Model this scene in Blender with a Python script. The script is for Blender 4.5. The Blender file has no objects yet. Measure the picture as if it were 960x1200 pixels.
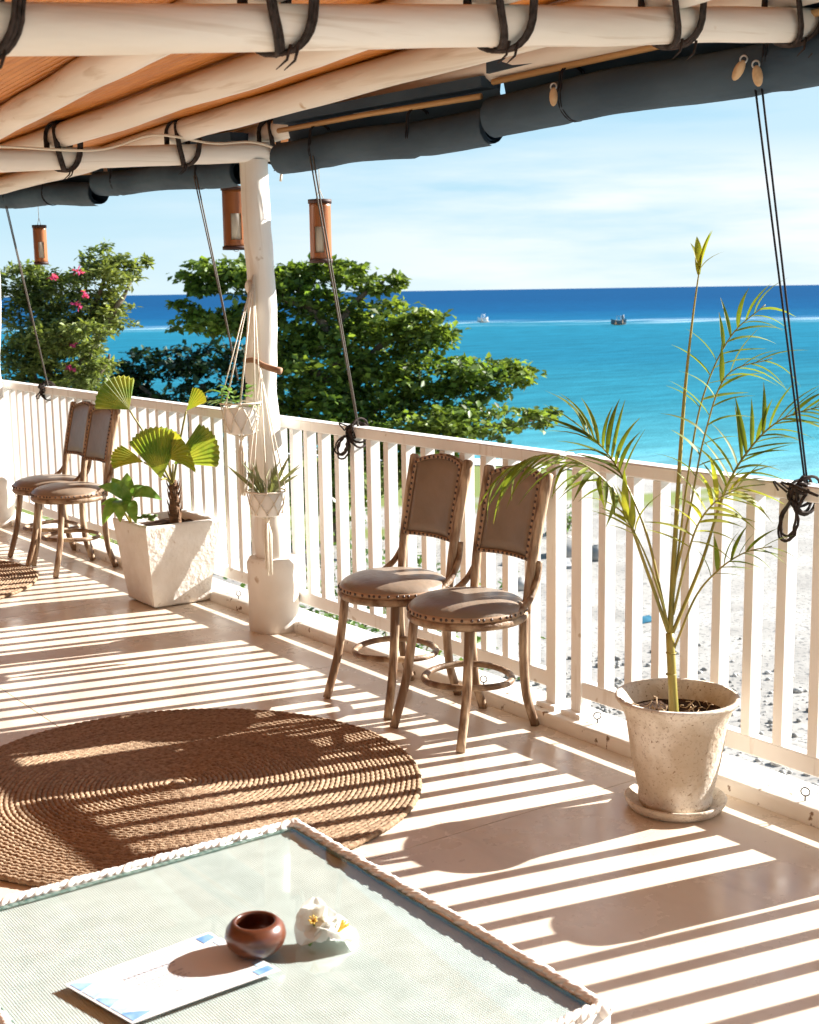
import bpy, math, random
from mathutils import Vector, Matrix, noise as mnoise
R = math.radians
rnd = random.Random(7)
scene = bpy.context.scene
COL = scene.collection

# ------------------------------------------------------------------ camera
CAM_H = 1.6
YAW, PITCH, ROLL, FPX = R(35.4), math.atan(259/1600), math.atan(.0152), 1600.0
fwd = Vector((math.sin(YAW)*math.cos(PITCH), math.cos(YAW)*math.cos(PITCH), -math.sin(PITCH)))
r0 = Vector((math.cos(YAW), -math.sin(YAW), 0)); u0 = r0.cross(fwd)
rgt = r0*math.cos(ROLL) - u0*math.sin(ROLL)
upv = u0*math.cos(ROLL) + r0*math.sin(ROLL)
EYE = Vector((0, 0, CAM_H))
cam = bpy.data.objects.new('camera', bpy.data.cameras.new('camera'))
COL.objects.link(cam)
cam.matrix_world = Matrix(((rgt.x, upv.x, -fwd.x, 0), (rgt.y, upv.y, -fwd.y, 0), (rgt.z, upv.z, -fwd.z, CAM_H), (0, 0, 0, 1)))
cam.data.sensor_fit = 'VERTICAL'; cam.data.sensor_height = 36; cam.data.lens = FPX/1200*36
cam.data.clip_start = .05; cam.data.clip_end = 90000
cam.data.dof.use_dof = True; cam.data.dof.focus_distance = 5.0; cam.data.dof.aperture_fstop = 8.0
scene.camera = cam

def at(px, py, depth):
    """a point of the place, read off the photograph at a given distance"""
    return EYE + fwd*depth + rgt*((px-480)/FPX*depth) - upv*((py-600)/FPX*depth)

# ------------------------------------------------------------------ light
SUN_EL, SUN_AZ = R(26.5), R(12.0)            # azimuth measured from +X towards -Y
S = Vector((math.cos(SUN_AZ)*math.cos(SUN_EL), -math.sin(SUN_AZ)*math.cos(SUN_EL), math.sin(SUN_EL)))
sun = bpy.data.objects.new('sun', bpy.data.lights.new('sun', 'SUN'))
COL.objects.link(sun)
sun.data.energy = 5.0; sun.data.angle = R(.55); sun.data.color = (1.0, .965, .905)
sun.rotation_euler = S.to_track_quat('Z', 'Y').to_euler()
world = bpy.data.worlds.new('World'); scene.world = world; world.use_nodes = True
wn, wl = world.node_tree.nodes, world.node_tree.links
wn.clear()
wout = wn.new('ShaderNodeOutputWorld'); bg = wn.new('ShaderNodeBackground'); bg.inputs['Strength'].default_value = .05
sky = wn.new('ShaderNodeTexSky'); sky.sky_type = 'NISHITA'; sky.sun_disc = False
sky.sun_elevation = SUN_EL; sky.sun_rotation = R(90+12); sky.air_density = 1.0; sky.dust_density = .6; sky.ozone_density = 1.3
tc = wn.new('ShaderNodeTexCoord'); mp = wn.new('ShaderNodeMapping'); mp.inputs['Scale'].default_value = (2.2, 2.2, 17)
mp.inputs['Location'].default_value = (.35, .2, .1)
nz = wn.new('ShaderNodeTexNoise'); nz.inputs['Scale'].default_value = 1.6; nz.inputs['Detail'].default_value = 7; nz.inputs['Roughness'].default_value = .55
cr = wn.new('ShaderNodeValToRGB'); cr.color_ramp.elements[0].position = .32; cr.color_ramp.elements[1].position = .58
sep = wn.new('ShaderNodeSeparateXYZ')
band = wn.new('ShaderNodeValToRGB')           # cloud bank low over the sea, thinning out above
be = band.color_ramp.elements; be[0].position = 0.0; be[0].color = (.9, .9, .9, 1); be[1].position = .35; be[1].color = (.10, .10, .10, 1)
e_ = be.new(.070); e_.color = (.92, .92, .92, 1)
e_ = be.new(.105); e_.color = (.30, .30, .30, 1)
mul = wn.new('ShaderNodeMath'); mul.operation = 'MULTIPLY'
mixc = wn.new('ShaderNodeMixRGB'); mixc.inputs['Color2'].default_value = (5.7, 6.0, 6.15, 1)
wl.new(tc.outputs['Generated'], mp.inputs['Vector']); wl.new(mp.outputs['Vector'], nz.inputs['Vector']); wl.new(nz.outputs['Fac'], cr.inputs['Fac'])
wl.new(tc.outputs['Generated'], sep.inputs['Vector']); wl.new(sep.outputs['Z'], band.inputs['Fac'])
dirn = wn.new('ShaderNodeVectorMath'); dirn.operation = 'DOT_PRODUCT'; dirn.inputs[1].default_value = r0   # the bank stands over the open sea to the right
side = wn.new('ShaderNodeMapRange'); side.inputs['From Min'].default_value = -.22; side.inputs['From Max'].default_value = .08; side.inputs['To Min'].default_value = .14
wl.new(tc.outputs['Generated'], dirn.inputs[0]); wl.new(dirn.outputs['Value'], side.inputs['Value'])
mulb = wn.new('ShaderNodeMath'); mulb.operation = 'MULTIPLY'; wl.new(side.outputs['Result'], mulb.inputs[0]); wl.new(band.outputs['Color'], mulb.inputs[1])
wl.new(cr.outputs['Color'], mul.inputs[0]); wl.new(mulb.outputs[0], mul.inputs[1])
wl.new(mul.outputs[0], mixc.inputs['Fac'])
haze = wn.new('ShaderNodeValToRGB')           # pale sea air, thickest at the horizon all the way round
he = haze.color_ramp.elements; he[0].position = 0; he[0].color = (.97, .97, .97, 1); he[1].position = .6; he[1].color = (.15, .15, .15, 1)
for p_, v_ in ((.09, .92), (.2, .75), (.32, .45)):
    e_ = he.new(p_); e_.color = (v_, v_, v_, 1)
mixh = wn.new('ShaderNodeMixRGB')
hcol = wn.new('ShaderNodeValToRGB'); hcol.color_ramp.elements[0].color = (.40, .52, .58, 1); hcol.color_ramp.elements[1].color = (.135, .335, .50, 1)
hcol.color_ramp.elements[0].position = 0; hcol.color_ramp.elements[1].position = .30
e_ = hcol.color_ramp.elements.new(.04); e_.color = (.31, .465, .55, 1)
e_ = hcol.color_ramp.elements.new(.11); e_.color = (.225, .41, .53, 1)
hten = wn.new('ShaderNodeMixRGB'); hten.blend_type = 'MULTIPLY'; hten.inputs['Fac'].default_value = 1; hten.inputs['Color2'].default_value = (10, 10, 10, 1)
wl.new(sep.outputs['Z'], hcol.inputs['Fac']); wl.new(hcol.outputs['Color'], hten.inputs['Color1']); wl.new(hten.outputs['Color'], mixh.inputs['Color2'])
wl.new(sep.outputs['Z'], haze.inputs['Fac']); wl.new(haze.outputs['Color'], mixh.inputs['Fac']); wl.new(sky.outputs['Color'], mixh.inputs['Color1'])
wl.new(mixh.outputs['Color'], mixc.inputs['Color1'])
wl.new(mixc.outputs['Color'], bg.inputs['Color']); wl.new(bg.outputs['Background'], wout.inputs['Surface'])
scene.view_settings.view_transform = 'Standard'; scene.view_settings.look = 'None'
scene.view_settings.exposure = 1.84; scene.view_settings.gamma = 1
scene.render.engine = 'CYCLES'
scene.cycles.use_denoising = True
scene.cycles.max_bounces = 8; scene.cycles.diffuse_bounces = 5; scene.cycles.transparent_max_bounces = 12
scene.cycles.caustics_reflective = False; scene.cycles.caustics_refractive = False

# ------------------------------------------------------------------ materials
MATS = {}
def mat(name, col, rough=.6, spec=.5, col2=None, scale=8, stretch=(1, 1, 1), detail=4, bump=0, bscale=None, lo=.35, hi=.65,
        spots=None, spot_scale=60, spot_at=.68, rand=0, trans=0, coat=0, tint=(1.5, 1.5, .7), island=False):
    """principled surface: two noise-mixed colours, optional spots, relief, per-object or per-leaf variation, translucency"""
    m = bpy.data.materials.new(name); m.use_nodes = True; MATS[name] = m
    n, l = m.node_tree.nodes, m.node_tree.links
    p = n['Principled BSDF']; out = n['Material Output']
    p.inputs['Roughness'].default_value = rough; p.inputs['Specular IOR Level'].default_value = spec
    if coat: p.inputs['Coat Weight'].default_value = coat
    t = n.new('ShaderNodeTexCoord'); mpn = n.new('ShaderNodeMapping'); mpn.inputs['Scale'].default_value = stretch
    l.new(t.outputs['Object'], mpn.inputs['Vector'])
    a = n.new('ShaderNodeTexNoise'); a.inputs['Scale'].default_value = scale; a.inputs['Detail'].default_value = detail
    l.new(mpn.outputs['Vector'], a.inputs['Vector'])
    ramp = n.new('ShaderNodeValToRGB'); ramp.color_ramp.elements[0].position = lo; ramp.color_ramp.elements[1].position = hi
    ramp.color_ramp.elements[0].color = (*col, 1); ramp.color_ramp.elements[1].color = (*(col2 or col), 1)
    l.new(a.outputs['Fac'], ramp.inputs['Fac'])
    c = ramp.outputs['Color']
    if spots:
        s = n.new('ShaderNodeTexNoise'); s.inputs['Scale'].default_value = spot_scale; s.inputs['Detail'].default_value = 3
        l.new(t.outputs['Object'], s.inputs['Vector'])
        sr = n.new('ShaderNodeValToRGB'); sr.color_ramp.elements[0].position = spot_at; sr.color_ramp.elements[1].position = spot_at+.05
        l.new(s.outputs['Fac'], sr.inputs['Fac'])
        mx = n.new('ShaderNodeMixRGB'); mx.inputs['Color2'].default_value = (*spots, 1)
        l.new(sr.outputs['Color'], mx.inputs['Fac']); l.new(c, mx.inputs['Color1']); c = mx.outputs['Color']
    if rand:
        if island:
            g = n.new('ShaderNodeNewGeometry'); src = g.outputs['Random Per Island']
        else:
            g = n.new('ShaderNodeObjectInfo'); src = g.outputs['Random']
        mr = n.new('ShaderNodeMapRange'); mr.inputs['To Min'].default_value = 1-rand; mr.inputs['To Max'].default_value = 1+rand
        l.new(src, mr.inputs['Value'])
        hs = n.new('ShaderNodeHueSaturation'); l.new(mr.outputs['Result'], hs.inputs['Value']); l.new(c, hs.inputs['Color']); c = hs.outputs['Color']
    l.new(c, p.inputs['Base Color'])
    if bump:
        b = n.new('ShaderNodeTexNoise'); b.inputs['Scale'].default_value = bscale or scale*3; b.inputs['Detail'].default_value = 5
        l.new(mpn.outputs['Vector'], b.inputs['Vector'])
        bp = n.new('ShaderNodeBump'); bp.inputs['Strength'].default_value = bump; bp.inputs['Distance'].default_value = .01
        l.new(b.outputs['Fac'], bp.inputs['Height']); l.new(bp.outputs['Normal'], p.inputs['Normal'])
    if trans:
        tr = n.new('ShaderNodeBsdfTranslucent'); ms = n.new('ShaderNodeMixShader'); ms.inputs['Fac'].default_value = trans
        br = n.new('ShaderNodeMixRGB'); br.blend_type = 'MULTIPLY'; br.inputs['Fac'].default_value = 1; br.inputs['Color2'].default_value = (*tint, 1)
        l.new(c, br.inputs['Color1']); l.new(br.outputs['Color'], tr.inputs['Color'])
        l.new(p.outputs['BSDF'], ms.inputs[1]); l.new(tr.outputs['BSDF'], ms.inputs[2]); l.new(ms.outputs['Shader'], out.inputs['Surface'])
    return m

M_floor = mat('cream_concrete', (.62, .515, .405), .24, .5, (.715, .615, .50), 1.7, bump=.06, bscale=9, rand=.03, detail=9)
def vary_rough(m, lo, hi, scale):
    n, l = m.node_tree.nodes, m.node_tree.links
    t = n.new('ShaderNodeTexCoord'); a = n.new('ShaderNodeTexNoise'); a.inputs['Scale'].default_value = scale; a.inputs['Detail'].default_value = 8; a.inputs['Roughness'].default_value = .65
    r = n.new('ShaderNodeMapRange'); r.inputs['From Min'].default_value = .35; r.inputs['From Max'].default_value = .65; r.inputs['To Min'].default_value = lo; r.inputs['To Max'].default_value = hi
    l.new(t.outputs['Object'], a.inputs['Vector']); l.new(a.outputs['Fac'], r.inputs['Value']); l.new(r.outputs['Result'], n['Principled BSDF'].inputs['Roughness'])
def scuffs(m, col, scale, stretch, at_, amount, soft=.08, turn=.5):
    # worn marks of their own shape laid over the colour
    n, l = m.node_tree.nodes, m.node_tree.links; p = n['Principled BSDF']; c = p.inputs['Base Color'].links[0].from_socket
    t = n.new('ShaderNodeTexCoord'); mp_ = n.new('ShaderNodeMapping'); mp_.inputs['Scale'].default_value = stretch; mp_.inputs['Rotation'].default_value = (0, 0, turn)
    a = n.new('ShaderNodeTexNoise'); a.inputs['Scale'].default_value = scale; a.inputs['Detail'].default_value = 6; a.inputs['Distortion'].default_value = .6
    r = n.new('ShaderNodeMapRange'); r.inputs['From Min'].default_value = at_; r.inputs['From Max'].default_value = at_+soft; r.inputs['To Max'].default_value = amount
    l.new(t.outputs['Object'], mp_.inputs['Vector']); l.new(mp_.outputs['Vector'], a.inputs['Vector']); l.new(a.outputs['Fac'], r.inputs['Value'])
    x = n.new('ShaderNodeMixRGB'); x.inputs['Color2'].default_value = (*col, 1); l.new(r.outputs['Result'], x.inputs['Fac']); l.new(c, x.inputs['Color1']); l.new(x.outputs['Color'], p.inputs['Base Color'])
vary_rough(M_floor, .14, .42, 2.5); scuffs(M_floor, (.42, .33, .25), 7, (1, .3, 1), .50, .40, .25); scuffs(M_floor, (.36, .27, .20), 45, (1, 1, 1), .68, .5)
M_grout = mat('grout', (.42, .32, .24), .8)
M_kerb = mat('painted_kerb', (.74, .695, .63), .55, .4, (.81, .77, .71), 5, bump=.25, bscale=30, spots=(.22, .14, .08), spot_scale=24, spot_at=.65)
M_rail = mat('white_rail_paint', (.79, .765, .73), .45, .4, (.84, .82, .79), 6, (1, 1, .3), bump=.14, bscale=40, spots=(.56, .49, .41), spot_scale=14, spot_at=.69)
scuffs(M_rail, (.60, .54, .47), 22, (1, 1, .12), .62, .5)
M_log = mat('whitewashed_log', (.69, .645, .58), .6, .3, (.81, .775, .72), 5, (1, 1, .25), bump=.6, bscale=14, spots=(.40, .28, .18), spot_scale=9, spot_at=.72)
M_beam = mat('whitewashed_beam', (.70, .645, .57), .6, .3, (.82, .78, .725), 6, (.12, 1, 1), bump=.5, bscale=22, spots=(.50, .36, .23), spot_scale=7, spot_at=.72)
M_rafter = mat('whitewashed_rafter', (.70, .645, .57), .6, .3, (.82, .78, .725), 6, (1, .12, 1), bump=.5, bscale=22, spots=(.50, .36, .23), spot_scale=7, spot_at=.72)
scuffs(M_beam, (.48, .38, .28), 26, (.05, 1, 1), .56, .5, .1, 0); scuffs(M_rafter, (.48, .38, .28), 26, (1, .05, 1), .56, .5, .1, 0); scuffs(M_log, (.50, .40, .30), 22, (1, 1, .07), .58, .45, .1, 0)
M_base = mat('limewashed_plinth', (.72, .67, .60), .7, .3, (.80, .76, .70), 6, bump=.15, bscale=22, spots=(.52, .42, .32), spot_scale=12, spot_at=.68)
M_ceil = mat('split_bamboo', (.46, .155, .018), .45, .4, (.60, .23, .035), 30, (1, .06, 1), bump=.5, bscale=90, rand=.0)
M_rope = mat('dark_rope', (.025, .018, .015), .9, .2, (.06, .045, .04), 60)
M_cord = mat('black_cord', (.02, .02, .025), .8, .2)
M_cord2 = mat('lit_cord', (.13, .115, .10), .9, .2)  # paler than black_cord: light on the farther cords is put into the colour
M_canvas = mat('slate_canvas', (.034, .060, .092), .7, .3, (.054, .088, .126), 6, (1, .5, 1), bump=.6, bscale=16)
M_bamboo = mat('bamboo_batten', (.42, .23, .09), .5, .4, (.55, .33, .14), 10, (1, .1, 1))
M_pulley = mat('pulley_wood', (.45, .28, .15), .6, .3, (.6, .42, .25), 40)
M_iron = mat('dark_iron', (.06, .055, .05), .5, .5)
M_steel = mat('steel', (.55, .55, .55), .35, .5); MATS['steel'].node_tree.nodes['Principled BSDF'].inputs['Metallic'].default_value = 1
M_lantern = mat('bamboo_lantern', (.22, .066, .018), .35, .5, (.36, .125, .035), 14, (1, 1, .12), bump=.2, trans=.12)
M_lanrim = mat('lantern_rim', (.05, .02, .015), .6, .3)
M_candle = mat('frosted_paper', (.78, .72, .62), .6, .3, trans=.4)
M_chair = mat('weathered_cane', (.165, .092, .048), .55, .4, (.50, .37, .25), 34, (1, 1, .16), detail=6, bump=.4, bscale=70, lo=.42, hi=.62, rand=.08)
M_bent = mat('weathered_bent_cane', (.165, .092, .048), .55, .4, (.44, .32, .21), 16, detail=6, bump=.4, bscale=70, lo=.42, hi=.62, rand=.08)
M_leather = mat('taupe_leather', (.212, .158, .113), .36, .42, (.262, .198, .146), 7, bump=.22, bscale=34, rand=.05)
M_stud = mat('brass_stud', (.055, .03, .02), .4, .6)
M_trim = mat('leather_welt', (.36, .22, .13), .5, .4, (.46, .30, .19), 40)
M_planter = mat('rough_white_plaster', (.76, .71, .64), .8, .2, (.82, .78, .72), 12, bump=.6, bscale=42, spots=(.62, .54, .45), spot_scale=18, spot_at=.66)
M_pot = mat('limed_terracotta', (.54, .44, .33), .75, .3, (.80, .74, .65), 5.5, bump=.45, bscale=60, spots=(.28, .20, .13), spot_scale=95, spot_at=.645, detail=9, lo=.40, hi=.60)
scuffs(M_pot, (.36, .27, .19), 130, (1, 1, 1), .56, .55, .1); scuffs(M_pot, (.46, .36, .25), 14, (1, 1, .6), .52, .4, .2)
M_soil = mat('potting_soil', (.030, .016, .010), .95, .1, (.075, .042, .025), 40, bump=1, bscale=70)
M_straw = mat('dry_straw', (.5, .36, .22), .8, .2)
M_rug = mat('jute', (.225, .142, .085), .85, .15, (.39, .275, .18), 60, bump=.4, bscale=170, rand=.10)
M_wicker = mat('white_wicker', (.78, .74, .69), .5, .4, (.84, .81, .77), 40, rand=.05, spots=(.50, .38, .30), spot_scale=45, spot_at=.68)
M_paper = mat('menu_card', (.60, .595, .59), .5, .4)
M_ink = mat('grey_ink', (.33, .34, .38), .6, .2)
M_blue1 = mat('blue_print', (.10, .22, .46), .6, .2, (.30, .46, .68), 24)
M_blue2 = mat('pale_blue_print', (.28, .44, .62), .6, .2, (.48, .60, .72), 24)
M_bowl = mat('turned_hardwood', (.060, .018, .009), .30, .5, (.15, .045, .020), 9, (1, 1, 5), coat=.3)
M_petal = mat('white_petal', (.82, .82, .79), .5, .3, (.85, .85, .83), 6, trans=.5, tint=(1, 1, .97))
M_yellow = mat('yellow_throat', (.80, .52, .08), .5, .3)
M_palmstem = mat('cane_palm_stem', (.20, .19, .035), .4, .4, (.36, .28, .06), 14, (1, 1, .3))
M_leaflet = mat('palm_leaflet', (.10, .15, .022), .55, .22, (.30, .29, .05), 5, rand=.35, trans=.35, lo=.4, hi=.7)
M_fan = mat('fan_palm_leaf', (.11, .18, .03), .45, .35, (.29, .30, .055), 11, rand=.12, trans=.4)
M_fany = mat('yellowing_fan_leaf', (.34, .30, .04), .5, .3, (.22, .27, .04), 12, trans=.4)
M_trunk = mat('fan_palm_trunk', (.10, .055, .03), .85, .2, (.20, .11, .06), 20, (1, 1, 3), bump=.8, bscale=40)
M_broad = mat('broad_leaf', (.12, .25, .045), .35, .5, (.22, .36, .10), 26, rand=.12, trans=.35)
M_spiky = mat('spiky_leaf', (.16, .18, .075), .45, .4, (.34, .34, .19), 60, (6, 6, .5), trans=.2)
M_macrame = mat('cotton_cord', (.70, .62, .50), .9, .2, (.78, .71, .60), 60)
M_wpot = mat('white_ceramic', (.74, .70, .64), .4, .5, (.80, .77, .72), 6)
M_drift = mat('driftwood', (.20, .10, .055), .7, .3, (.34, .19, .11), 20, (.2, 1, 1))
M_bark = mat('bark', (.10, .075, .05), .9, .2, (.18, .14, .10), 14, (1, 1, .3), bump=.8)
M_almond = mat('almond_leaf', (.090, .150, .026), .45, .3, (.165, .215, .040), .6, rand=.6, trans=.38, island=True)
M_dark = mat('shaded_evergreen_leaf', (.012, .034, .014), .5, .3, (.022, .052, .020), .8, rand=.5, trans=.12, island=True)  # very dark leaf colour stands in for the shade this tree is in
M_light = mat('pale_bush_leaf', (.095, .135, .036), .5, .3, (.20, .23, .065), .9, rand=.45, trans=.35, island=True)
M_shrub = mat('shrub_leaf', (.05, .11, .02), .45, .4, (.12, .19, .04), 1.2, rand=.45, trans=.3, island=True)
M_pink = mat('bougainvillea_bract', (.40, .03, .13), .6, .2, (.55, .08, .22), 9, rand=.3, trans=.3, island=True)
M_hull = mat('boat_paint', (.75, .75, .75), .4, .5); M_hulld = mat('dark_boat_paint', (.15, .19, .22), .5, .4)
M_stone = mat('beach_stone', (.20, .195, .185), .85, .2, (.48, .46, .43), 3, rand=.45, island=True)
M_foamy = mat('sea_foam', (.80, .82, .82), .9, .1)
M_cable = mat('cream_cable', (.70, .62, .50), .6, .3)
M_bluecloth = mat('blue_cloth', (.02, .12, .19), .8, .2)
M_greywood = mat('grey_weathered_timber', (.25, .25, .26), .85, .2, (.38, .38, .38), 10)
M_wall = mat('tan_render', (.56, .47, .38), .8, .2, (.62, .53, .44), 3)

def m_glass():
    m = bpy.data.materials.new('table_glass'); m.use_nodes = True
    n, l = m.node_tree.nodes, m.node_tree.links; n.clear()
    o = n.new('ShaderNodeOutputMaterial'); t = n.new('ShaderNodeBsdfTransparent'); t.inputs['Color'].default_value = (.94, .967, .957, 1)
    g = n.new('ShaderNodeBsdfGlossy'); g.inputs['Roughness'].default_value = .03; g.inputs['Color'].default_value = (.9, 1, .95, 1)
    f = n.new('ShaderNodeFresnel'); f.inputs['IOR'].default_value = 1.5
    geo = n.new('ShaderNodeNewGeometry'); inv = n.new('ShaderNodeMath'); inv.operation = 'SUBTRACT'; inv.inputs[0].default_value = 1
    l.new(geo.outputs['Backfacing'], inv.inputs[1]); fm = n.new('ShaderNodeMath'); fm.operation = 'MULTIPLY'
    l.new(inv.outputs[0], fm.inputs[0]); l.new(f.outputs['Fac'], fm.inputs[1])      # reflects on the way in only
    mx = n.new('ShaderNodeMixShader'); l.new(fm.outputs[0], mx.inputs['Fac']); l.new(t.outputs['BSDF'], mx.inputs[1]); l.new(g.outputs['BSDF'], mx.inputs[2])
    l.new(mx.outputs['Shader'], o.inputs['Surface']); return m
M_glass = m_glass()
M_glassedge = mat('glass_edge', (.08, .15, .13), .15, .6)

def m_weave():
    m = mat('woven_wicker', (.49, .51, .50), .6, .3, (.575, .595, .585), 20)
    n, l = m.node_tree.nodes, m.node_tree.links
    p = n['Principled BSDF']; t = n.new('ShaderNodeTexCoord')
    hs = []
    for d in ('X', 'Y'):
        w = n.new('ShaderNodeTexWave'); w.bands_direction = d; w.inputs['Scale'].default_value = 62; w.inputs['Distortion'].default_value = .6; w.inputs['Detail'].default_value = 1
        l.new(t.outputs['Object'], w.inputs['Vector']); hs.append(w)
    mu = n.new('ShaderNodeMath'); mu.operation = 'MULTIPLY'; l.new(hs[0].outputs['Fac'], mu.inputs[0]); l.new(hs[1].outputs['Fac'], mu.inputs[1])
    b = n.new('ShaderNodeBump'); b.inputs['Strength'].default_value = .55; b.inputs['Distance'].default_value = .004
    l.new(mu.outputs[0], b.inputs['Height']); l.new(b.outputs['Normal'], p.inputs['Normal'])
    return m
M_weave = m_weave()

def m_sea():
    m = bpy.data.materials.new('sea_water'); m.use_nodes = True
    n, l = m.node_tree.nodes, m.node_tree.links; n.clear()
    o = n.new('ShaderNodeOutputMaterial')
    t = n.new('ShaderNodeTexCoord')
    dot = n.new('ShaderNodeVectorMath'); dot.operation = 'DOT_PRODUCT'; dot.inputs[1].default_value = (math.sin(YAW)*.001, math.cos(YAW)*.001, 0)
    l.new(t.outputs['Object'], dot.inputs[0])                        # kilometres out from the terrace
    wob = n.new('ShaderNodeTexNoise'); wob.inputs['Scale'].default_value = .012; wob.inputs['Detail'].default_value = 5
    l.new(t.outputs['Object'], wob.inputs['Vector'])
    sub = n.new('ShaderNodeMath'); sub.operation = 'MULTIPLY_ADD'; sub.inputs[1].default_value = .085; sub.inputs[2].default_value = -.0425
    l.new(wob.outputs['Fac'], sub.inputs[0])
    add = n.new('ShaderNodeMath'); add.operation = 'ADD'; l.new(dot.outputs['Value'], add.inputs[0]); l.new(sub.outputs[0], add.inputs[1])
    deep = n.new('ShaderNodeValToRGB'); el = deep.color_ramp.elements
    el[0].position = .02; el[0].color = (.20, .40, .45, 1)
    el[1].position = 1; el[1].color = (.002, .052, .145, 1)
    for pos, c in ((.036, (.055, .245, .30)), (.055, (.018, .160, .225)), (.10, (.009, .125, .200)), (.165, (.011, .140, .220)), (.195, (.015, .148, .225)), (.22, (.005, .095, .20)), (.30, (.002, .064, .165)), (.6, (.002, .052, .145))):
        q = el.new(pos); q.color = (*c, 1)
    l.new(add.outputs[0], deep.inputs['Fac'])
    # streaks of lighter and darker chop, stretched along the swell
    mpp = n.new('ShaderNodeMapping'); mpp.inputs['Rotation'].default_value = (0, 0, YAW); mpp.inputs['Scale'].default_value = (.09, .32, .2)
    ch = n.new('ShaderNodeTexNoise'); ch.inputs['Scale'].default_value = 2.6; ch.inputs['Detail'].default_value = 10; ch.inputs['Roughness'].default_value = .72
    l.new(t.outputs['Object'], mpp.inputs['Vector']); l.new(mpp.outputs['Vector'], ch.inputs['Vector'])
    mr = n.new('ShaderNodeMapRange'); mr.inputs['From Min'].default_value = .3; mr.inputs['From Max'].default_value = .7; mr.inputs['To Min'].default_value = .70; mr.inputs['To Max'].default_value = 1.30
    l.new(ch.outputs['Fac'], mr.inputs['Value'])
    hs = n.new('ShaderNodeHueSaturation'); l.new(mr.outputs['Result'], hs.inputs['Value']); l.new(deep.outputs['Color'], hs.inputs['Color'])
    # broken white water along the reef
    reef = n.new('ShaderNodeValToRGB'); rl = reef.color_ramp.elements
    rl[0].position = .180; rl[0].color = (0, 0, 0, 1); rl[1].position = .222; rl[1].color = (0, 0, 0, 1)
    for pos, v in ((.190, .35), (.203, .65)):
        q = rl.new(pos); q.color = (v, v, v, 1)
    wv = n.new('ShaderNodeMath'); wv.operation = 'MULTIPLY_ADD'; wv.inputs[1].default_value = .22; l.new(sub.outputs[0], wv.inputs[0]); l.new(dot.outputs['Value'], wv.inputs[2])
    l.new(wv.outputs[0], reef.inputs['Fac'])
    m2 = n.new('ShaderNodeMapping'); m2.inputs['Rotation'].default_value = (0, 0, YAW); m2.inputs['Scale'].default_value = (.016, .11, .1)
    fo = n.new('ShaderNodeTexNoise'); fo.inputs['Scale'].default_value = 2.6; fo.inputs['Detail'].default_value = 6
    l.new(t.outputs['Object'], m2.inputs['Vector']); l.new(m2.outputs['Vector'], fo.inputs['Vector'])
    fr = n.new('ShaderNodeValToRGB'); fr.color_ramp.elements[0].position = .46; fr.color_ramp.elements[1].position = .70
    l.new(fo.outputs['Fac'], fr.inputs['Fac'])
    fm = n.new('ShaderNodeMath'); fm.operation = 'MULTIPLY'; l.new(reef.outputs['Color'], fm.inputs[0]); l.new(fr.outputs['Color'], fm.inputs[1])
    mx = n.new('ShaderNodeMixRGB'); mx.inputs['Color2'].default_value = (.62, .76, .82, 1)
    l.new(fm.outputs[0], mx.inputs['Fac']); l.new(hs.outputs['Color'], mx.inputs['Color1'])
    bw = n.new('ShaderNodeBump'); bw.inputs['Strength'].default_value = .5; bw.inputs['Distance'].default_value = .25
    l.new(ch.outputs['Fac'], bw.inputs['Height'])
    d = n.new('ShaderNodeBsdfDiffuse'); l.new(mx.outputs['Color'], d.inputs['Color']); l.new(bw.outputs['Normal'], d.inputs['Normal'])
    g = n.new('ShaderNodeBsdfGlossy'); g.inputs['Roughness'].default_value = .3; l.new(bw.outputs['Normal'], g.inputs['Normal'])
    ms = n.new('ShaderNodeMixShader'); ms.inputs['Fac'].default_value = .05
    l.new(d.outputs['BSDF'], ms.inputs[1]); l.new(g.outputs['BSDF'], ms.inputs[2]); l.new(ms.outputs['Shader'], o.inputs['Surface'])
    return m
M_sea = m_sea()

def m_beach():
    m = mat('pale_shingle', (.27, .255, .235), .9, .15, (.37, .355, .33), 1.2, bump=.8, bscale=12, spots=(.17, .165, .16), spot_scale=17, spot_at=.57)
    n, l = m.node_tree.nodes, m.node_tree.links
    p = n['Principled BSDF']; c = p.inputs['Base Color'].links[0].from_socket
    t = n.new('ShaderNodeTexCoord'); g = n.new('ShaderNodeTexNoise'); g.inputs['Scale'].default_value = .35; g.inputs['Detail'].default_value = 4
    l.new(t.outputs['Object'], g.inputs['Vector'])
    s = n.new('ShaderNodeSeparateXYZ'); l.new(t.outputs['Object'], s.inputs['Vector'])
    k = n.new('ShaderNodeMapRange'); k.inputs['From Min'].default_value = 12; k.inputs['From Max'].default_value = 30; k.inputs['To Min'].default_value = -.4; k.inputs['To Max'].default_value = .35
    l.new(s.outputs['Y'], k.inputs['Value'])
    a = n.new('ShaderNodeMath'); a.operation = 'ADD'; l.new(g.outputs['Fac'], a.inputs[0]); l.new(k.outputs['Result'], a.inputs[1])
    r = n.new('ShaderNodeValToRGB'); r.color_ramp.elements[0].position = .52; r.color_ramp.elements[1].position = .62; l.new(a.outputs[0], r.inputs['Fac'])
    mx = n.new('ShaderNodeMixRGB'); mx.inputs['Color2'].default_value = (.16, .19, .055, 1)
    l.new(r.outputs['Color'], mx.inputs['Fac']); l.new(c, mx.inputs['Color1']); l.new(mx.outputs['Color'], p.inputs['Base Color'])
    return m
M_beach = m_beach()

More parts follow.
